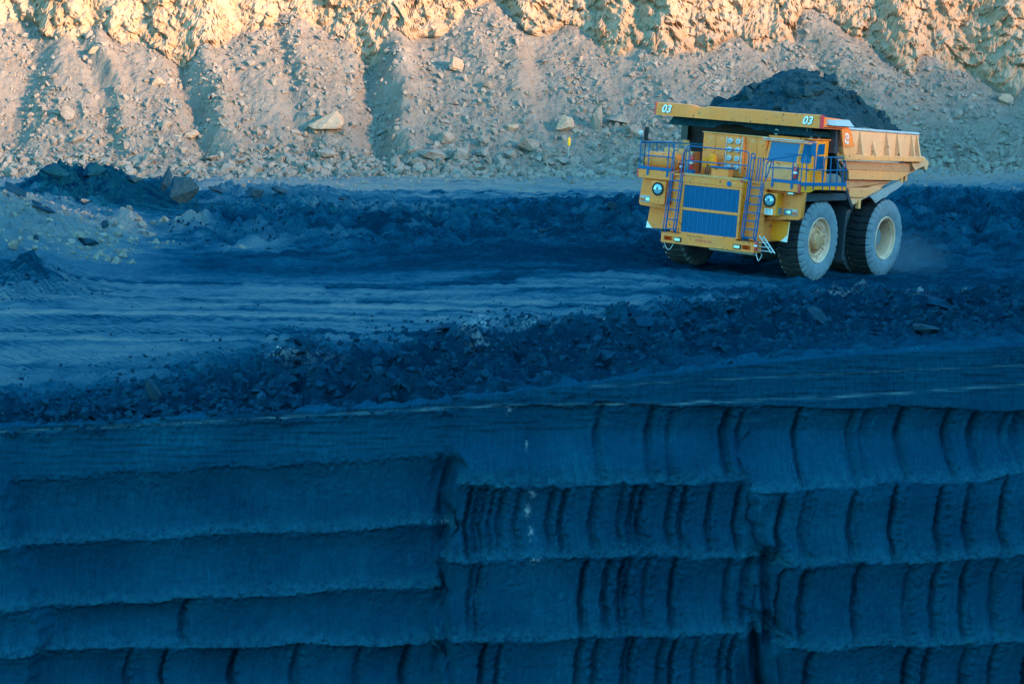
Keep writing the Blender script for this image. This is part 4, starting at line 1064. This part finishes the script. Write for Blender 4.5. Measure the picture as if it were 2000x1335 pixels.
# --- deck railings
def rail(name, paths, posts=(), r=.024, mat='blue'):
    b = MB()
    for p in paths: b.tube(bend(p, .12), r, 7)
    for a, c in posts: b.tube([a, c], r, 7)
    return b.build(name, M[mat], truck)
rail('deck_railing', [[(2.62, -3.36, 3.5), (2.62, -3.42, 4.54), (2.62, -1.95, 4.62), (2.62, -1.87, 3.5)], [(2.62, -3.40, 4.05), (2.62, -1.92, 4.07)],
      [(2.60, -3.40, 4.50), (.4, -3.40, 4.54), (.4, -1.5, 4.60), (.4, -1.5, 4.2)]],
     [((2.62, -3.02, 4.53), (2.68, -2.97, 3.42)), ((2.62, -2.16, 4.58), (2.68, -2.11, 3.38)), ((1.5, -3.4, 4.52), (1.5, -3.4, 3.5)), ((.4, -2.6, 4.56), (.4, -2.6, 3.5)), ((.4, -3.38, 4.52), (.4, -3.38, 3.5)), ((.4, -2.0, 4.56), (.4, -2.0, 3.5))])
MB().box(2.63, 2.672, -3.40, -1.98, 3.545, 3.66).build('toe_board', M['blue'], truck, .006)
for y in (-2.97, -2.11): MB().box(2.664, 2.69, y-.045, y+.045, 3.34, 3.60).build('rail_clip', M['blue'], truck, .004)
rail('deck_railing', [[(2.62, -1.40, 3.5), (2.62, -1.40, 4.50), (2.62, -1.27, 4.545), (2.62, 1.16, 4.545), (2.62, 1.26, 4.40), (2.62, 1.22, 3.5)], [(2.62, -1.40, 4.0), (2.62, 1.24, 4.03)],
      [(2.62, 1.30, 3.5), (2.62, 1.36, 4.50), (2.62, 1.50, 4.48), (2.62, 1.42, 3.5)], [(2.62, 1.62, 3.5), (2.62, 1.66, 4.36), (2.62, 1.76, 4.34), (2.62, 1.72, 3.5)]],
     [((2.62, -1.27, 4.52), (2.62, -1.27, 3.5))])
MB().box(2.52, 2.72, 1.12, 1.34, 3.50, 3.60).build('rail_foot', M['blue'], truck, .01)
rail('deck_railing', [[(2.62, 2.02, 3.5), (2.62, 1.99, 4.20), (2.62, 2.22, 4.36), (2.62, 3.40, 4.60), (2.2, 3.38, 4.62)], [(2.62, 2.10, 4.04), (2.62, 3.42, 4.10), (1.72, 3.40, 4.08), (.95, 3.40, 4.06)], [(2.62, 2.05, 3.66), (2.62, 2.20, 4.30)]],
     [((2.62, 2.26, 4.36), (2.66, 2.33, 3.35)), ((2.62, 3.06, 4.54), (2.66, 3.12, 3.35)), ((2.55, 3.40, 4.60), (2.58, 3.42, 3.40)), ((2.2, 3.38, 4.62), (2.25, 3.46, 3.36)), ((1.71, 3.40, 5.0), (1.67, 3.46, 3.36)), ((1.03, 3.40, 4.08), (.97, 3.46, 3.34)), ((1.45, 3.40, 4.9), (1.5, 3.40, 4.08))])
rail('side_railing', [[(.95, 3.42, 3.36), (.95, 3.42, 4.54), (-.50, 3.42, 4.55), (-.80, 3.42, 4.10), (-.82, 3.42, 3.36)], [(.95, 3.42, 4.06), (-.80, 3.42, 4.10)]],
     [((.48, 3.42, 4.54), (.44, 3.455, 3.33)), ((-.05, 3.42, 4.55), (-.04, 3.455, 3.33)), ((-.50, 3.42, 4.55), (-.52, 3.455, 3.33))])
MB().box(2.63, 2.674, 2.28, 3.44, 3.555, 3.67).build('toe_board', M['blue'], truck, .006)
MB().box(-.82, 2.60, 3.442, 3.462, 3.50, 3.63).build('toe_board', M['blue'], truck, .006)
for y in (2.33, 3.12): MB().box(2.664, 2.69, y-.045, y+.045, 3.38, 3.62).build('rail_clip', M['blue'], truck, .004)
MB().box(2.56, 2.62, 3.08, 3.31, 3.67, 4.15).build('blue_board', M['blue'], truck, .008)

# --- tank, boxes, cabinet
tk = MB().lathe([(0, -3.36), (.16, -3.35), (.28, -3.29), (.315, -3.20), (.315, -2.06), (.28, -1.97), (.16, -1.91), (0, -1.90)], (2.18, 0, 3.90), (0, 1, 0), 32).build('air_tank', Y_, truck)
b = MB()
for y in (-3.0, -2.28): b.lathe([(.322, y-.03), (.322, y+.03)], (2.18, 0, 3.90), (0, 1, 0), 32, cap=False); b.box(2.0, 2.36, y-.04, y+.04, 3.50, 3.62)
b.build('tank_strap', Y_, tk)
MB().tube([(2.5, -1.9, 3.92), (2.5, -1.65, 3.92), (2.42, -1.4, 3.94)], .02, 6).build('pipe', M['hub'], truck)
bx = MB().box(.7, 1.25, -3.22, -2.36, 3.5, 4.36).build('louvred_box', BD, truck, .015)
b = MB()
for k in range(7): b.box(1.251, 1.275, -3.05, -2.42, 3.98+.05*k, 4.005+.05*k)
b.build('louvre', M['hub'], bx)
MB().box(.7, 1.25, -2.30, -1.95, 3.5, 4.30).build('control_box', BD, truck, .015)
cab_ = MB().box(-.1, 1.5, -1.40, 1.30, 3.50, 5.06).build('engine_cabinet', Y_, truck, .012)
MB().box(1.30, 1.56, -1.43, 1.33, 5.062, 5.10).build('cabinet_lip', BD, cab_, .006)
for y0, y1 in ((-1.36, -.86), (-.84, -.34), (.52, .90), (.92, 1.28)):
    dpan = MB().box(1.502, 1.52, y0, y1, 3.62, 5.02).build('door', Y_, cab_, .005)
    MB().box(1.521, 1.54, y1-.07, y1-.04, 4.2, 4.34).build('handle', M['dark'], dpan)
    yc = (y0+y1)/2
    MB().prism([(yc-.06, 4.86), (yc+.06, 4.86), (yc, 4.95)], 0, 1.521, 1.523).build('warning_mark', M['hub'], dpan)
fp = MB().box(1.502, 1.64, -.30, .42, 3.55, 5.0).build('filter_panel', Y_, cab_, .01)
for y in (-.30, .36): MB().box(1.641, 1.665, y-.016, y+.016, 3.7, 4.98).build('white_rail', M['cap_grey'], fp)
for zc in (4.84, 4.53, 4.21, 3.89):
    for yc in (-.135, .20):
        dsc = MB().lathe([(.105, 1.642), (.105, 1.70), (.085, 1.725), (0, 1.728)], (0, yc, zc), (1, 0, 0), 20).build('filter_cap', M['cap_grey'], fp)
        MB().lathe([(.035, 1.729), (.03, 1.745), (0, 1.746)], (0, yc, zc), (1, 0, 0), 10).build('nut', M['drum'], dsc)
bx = MB().box(2.15, 2.5, -.34, .38, 3.52, 3.83).build('battery_box', Y_, truck, .012)
MB().box(2.10, 2.55, -.37, .41, 3.832, 3.90).build('lid', M['blue'], bx, .012)
MB().lathe([(.16, 0), (.17, .3), (.17, .42), (.11, .46), (.09, .52), (0, .52)], (1.85, -.72, 3.8), (0, 0, 1), 20).build('breather', Y_LIT, truck)
MB().lathe([(.13, 0), (.13, .34), (0, .36)], (1.85, -.98, 3.8), (0, 0, 1), 20).build('breather', Y_LIT, truck)
b = MB()
for k in range(3): b.tube(bend([(2.0, -.9+.07*k, 3.52), (2.05, -.86+.08*k, 3.8), (1.9, -.75+.05*k, 4.05)], .1), .016, 6)
b.build('hose', M['dark'], truck)
MB().box(1.0, 2.2, -1.3, .9, 3.502, 3.52).build('black_deck_sheet', M['black'], truck)  # thin black sheet lying flat on the deck plate

# --- cab
xb, xt = 1.62, 1.36
c0 = [(0.05, 1.28, 3.50), (xb, 1.24, 3.50), (xb, 2.62, 3.50), (1.30, 3.06, 3.50), (0.05, 3.06, 3.50)]
c1 = [(0.05, 1.36, 5.12), (xt, 1.36, 5.12), (xt, 2.72, 5.12), (1.04, 3.06, 5.12), (0.05, 3.06, 5.12)]
b = MB().add(c0+c1, [(4, 3, 2, 1, 0), (5, 6, 7, 8, 9)]+[(i, (i+1) % 5, 5+(i+1) % 5, 5+i) for i in range(5)])
cb = b.build('cab', Y_LIT, truck, .02)
def onface(a, b_, t, h, off):      # point on the cab face between bottom corners a, b_ at fraction t, height fraction h
    A = Vector(c0[a]).lerp(Vector(c0[b_]), t); B = Vector(c1[a]).lerp(Vector(c1[b_]), t); p = A.lerp(B, h)
    n = (Vector(c0[b_])-Vector(c0[a])).cross(Vector(c1[a])-Vector(c0[a])).normalized(); return p+n*off
def quad(a, b_, pts, o0, o1): return MB().hexa([onface(a, b_, t, h, o0) for t, h in pts]+[onface(a, b_, t, h, o1) for t, h in pts])
quad(1, 2, [(.0, .90), (1.0, .90), (1.0, 1.0), (.0, 1.0)], .002, .05).build('roof_brow', Y_, cb, .008)
quad(1, 2, [(.0, .02), (1.0, .02), (1.0, .46), (.0, .46)], .002, .03).build('front_skin', Y_, cb, .008)
for t0, t1 in ((.0, .07), (.94, 1.0)): quad(1, 2, [(t0, .462), (t1, .462), (t1, .898), (t0, .898)], .002, .03).build('pillar', Y_, cb, .006)
quad(1, 2, [(.07, .47), (.94, .47), (.94, .89), (.07, .89)], .003, .012).build('windscreen', M['glass'], cb)
b = MB()
for k in range(8):
    h0 = .10+.036*k; b.hexa([onface(1, 2, t, h, o) for o in (.031, .05) for t, h in ((.06, h0), (.90, h0), (.90, h0+.018), (.06, h0+.018))])
b.build('louvre', BD, cb)
quad(1, 2, [(.05, .085), (.91, .085), (.91, .40), (.05, .40)], .0305, .034).build('louvre_backing', M['hub'], cb)
quad(2, 3, [(.12, .48), (.88, .48), (.80, .90), (.12, .90)], .003, .012).build('corner_window', M['glass'], cb)
# cab door with two side windows
dr = MB().prism([(.30, 3.52), (1.22, 3.52), (1.02, 5.04), (.30, 5.04)], 1, 3.063, 3.09).build('cab_door', Y_LIT, cb, .008)
MB().prism([(.42, 4.62), (.95, 4.60), (.90, 4.98), (.42, 5.0)], 1, 3.091, 3.098).build('window', M['glass'], dr)
MB().prism([(.42, 4.08), (.98, 4.08), (.96, 4.55), (.42, 4.56)], 1, 3.091, 3.098).build('window', M['glass'], dr)
MB().box(.34, .38, 3.091, 3.12, 3.8, 4.0).build('handle', M['dark'], dr)
MB().box(0.0, 1.42, 1.30, 3.12, 5.122, 5.17).build('cab_roof', Y_, cb, .015)
wp = MB().tube([(1.55, 1.15, 5.06), (1.52, 2.9, 5.06), (1.3, 3.25, 5.05)], .016, 6); wp.tube([(1.55, 1.15, 5.00), (1.52, 2.9, 5.00), (1.3, 3.25, 4.99)], .012, 6)
wp.build('grab_bar', M['white_tube'], truck)
MB().tube([(1.69, 1.9, 4.22), (1.70, 2.02, 4.14)], .014, 6).build('wiper', M['black'], cb)
MB().tube([(1.60, 2.15, 4.55), (1.57, 2.75, 4.58)], .008, 6).build('wiper', M['black'], cb)
# mirrors, horn, aerials, small lamps
m_ = MB().box(1.42, 1.50, 3.14, 3.30, 4.55, 5.02).build('mirror', M['blue'], truck, .02)
MB().tube(bend([(1.5, 3.0, 5.05), (1.55, 3.3, 5.08), (1.47, 3.34, 4.5)], .06), .014, 6).build('bracket', M['blue'], m_)
m_ = MB().box(2.40, 2.48, -3.40, -3.22, 4.62, 5.10).build('mirror', M['black'], truck, .03, 'dark tall mirror standing on the railing')
MB().tube([(2.44, -3.31, 4.62), (2.46, -3.31, 3.5)], .022, 6).build('post', M['dark'], m_)
l_ = MB().lathe([(0, -.10), (.06, -.09), (.085, .0), (.085, .03), (0, .035)], (2.6, -3.45, 4.88), (1, 0, -.1), 16).build('work_lamp', M['white_tube'], truck)
MB().tube([(2.58, -3.45, 4.80), (2.60, -3.42, 4.52)], .016, 6).build('bracket', M['blue'], l_)
h_ = MB().lathe([(.03, -.3), (.035, -.12), (.07, -.02), (.10, .03), (.085, .03), (.03, -.05), (0, -.05)], (1.3, 1.55, 5.30), (1, 0, 0), 16).build('horn', M['white_tube'], truck)
MB().tube([(1.15, 1.55, 5.26), (1.15, 1.55, 5.16)], .016, 6).build('bracket', M['dark'], h_)
MB().lathe([(.0, -.09), (.05, -.08), (.07, .0), (0, .02)], (1.3, 1.82, 5.31), (1, 0, 0), 14).build('work_lamp', M['white_tube'], truck)
for (x, y) in ((1.25, 2.9), (1.30, 2.78)): MB().tube([(x, y, 5.16), (x, y+.02, 6.0 if y > 2.8 else 5.7)], .007, 5).build('aerial', M['white_tube'], truck)
for x in (1.20, .65): MB().lathe([(.0, 0), (.03, 0), (.03, .03), (.05, .06), (.03, .09), (0, .1)], (x, 2.95, 5.17), (0, 0, 1), 12).build('roof_eye', M['white_tube'], truck)
for x, r in ((-.08, .17), (-.60, .19), (-1.0, .17)):
    MB().lathe([(r*.9, 0), (r, .04), (r, .36), (r*.85, .42), (0, .43)], (x, 2.95, 3.50), (0, 0, 1), 20).build('oil_drum', M['drum'], truck)
MB().box(-.82, -.1, -3.3, 2.6, 3.5, 3.52).build('rear_deck', M['dark'], truck)

# --- the coal it carries
hx, hy = np.meshgrid(np.linspace(-6.95, 1.40, 230), np.linspace(-3.12, 3.12, 150))
pk = np.array([-2.6, .2])
dx = hx-pk[0]; dy = hy-pk[1]
dd = np.sqrt((np.where(dx > 0, dx*.58, dx*.47))**2+(dy*.72)**2+.12)
hz = 8.02-dd*.96+.10*noise(hx*.8, hy*.8, 200)
edge_ = np.minimum(np.minimum((hy+3.12), (3.12-hy)), np.minimum(hx+6.95, 1.40-hx))
hz = np.maximum(hz, 5.30)
f1, f2, hh = worley(hx*2.0, hy*2.0, 201); f1b, f2b, hb = worley(hx*5, hy*5, 202)
lump = sst(-.2, 1.2, noise(hx*.5+3, hy*.5, 203)+.35+.25*(hx > -1.5))
hz = hz+lump*(.26*(.6-f1)*hh+.10*(.5-f1b)*hb)+.05*fbm(hx*3, hy*3, 204, 3)
hz = np.where(hx > -.3, np.maximum(hz, 5.60), hz)-(1-sst(0, .22, edge_))*.35
coal_h = grid_mesh('coal_heap', hx, hy, hz, M['load'], smooth=False)
coal_h.matrix_world = truck.matrix_world.copy()
tag(coal_h, 'dark peaked heap of coal in the body of the haul truck', 'coal heap')
co = []; tr = []; off = 0; rg = np.random.default_rng(5)
for k in range(420):
    i, j = rg.integers(8, 142), rg.integers(8, 222)
    c0_, t0_ = PROTO[k % 28]; s_ = float(np.clip(.035*(rg.random()+.02)**-.68, .03, .36)); q = rot(rg, 1)[0]
    co.append(c0_@q.T*s_+np.array([hx[i, j], hy[i, j], hz[i, j]+.2*s_])); tr.append(t0_+off); off += len(c0_)
lm = tri_mesh('coal_pieces', np.concatenate(co), np.concatenate(tr), M['load'], coal_h); lm['kind'] = 'stuff'

# --- yellow marker post by the slope foot
p = cliff_at(1109, 292)
mk = bpy.data.objects.new('marker_post', None); C.objects.link(mk); mk.location = p-np.array([0, .9, 0])
tag(mk, 'small yellow marker flag on a thin stake in front of the rounded pale boulder', 'marker')
MB().tube([(0, 0, -.5), (.02, 0, .78)], .022, 6).build('stake', M['steel_grey'], mk)
MB().lathe([(0, .22), (.07, .26), (.10, .45), (.085, .72), (.03, .80), (0, .80)], (.03, -.03, 0), (.05, 0, 1), 10).build('yellow_tip', simple('marker_yellow', (1.0, .40, .0), .5), mk)


# --- thin dust thrown up behind the rear wheels
dm = bpy.data.materials.new('road_dust'); dm.use_nodes = True; dn = dm.node_tree; dn.nodes.clear()
do = dn.nodes.new('ShaderNodeOutputMaterial'); dv = dn.nodes.new('ShaderNodeVolumePrincipled'); dv.inputs['Color'].default_value = (.45, .62, .75, 1)
gc = dn.nodes.new('ShaderNodeTexCoord'); gt = dn.nodes.new('ShaderNodeTexGradient'); gt.gradient_type = 'SPHERICAL'
dn.links.new(gc.outputs['Object'], gt.inputs[0])
dz_ = tex_noise(dn, gc.outputs['Object'], 2.2, 4)
dmul = nd(dn, 'ShaderNodeMath', operation='MULTIPLY'); dn.links.new(gt.outputs['Fac'], dmul.inputs[0]); dn.links.new(dz_, dmul.inputs[1])
dmu2 = nd(dn, 'ShaderNodeMath', operation='MULTIPLY'); dmu2.inputs[1].default_value = .26; dn.links.new(dmul.outputs[0], dmu2.inputs[0])
dn.links.new(dmu2.outputs[0], dv.inputs['Density']); dn.links.new(dv.outputs[0], do.inputs['Volume'])
dc = MB().lathe([(0, -1), (.5, -.87), (.87, -.5), (1, 0), (.87, .5), (.5, .87), (0, 1)], (0, 0, 0), (0, 0, 1), 20).build('dust_cloud', dm, None)
pd = TO+TF*(-6.9)+TL*2.6+TU*.65
dc.location = pd; dc.scale = (2.6, 2.4, 1.3)
tag(dc, 'faint dust hanging behind the rear wheels of the haul truck', None, None, 'stuff')
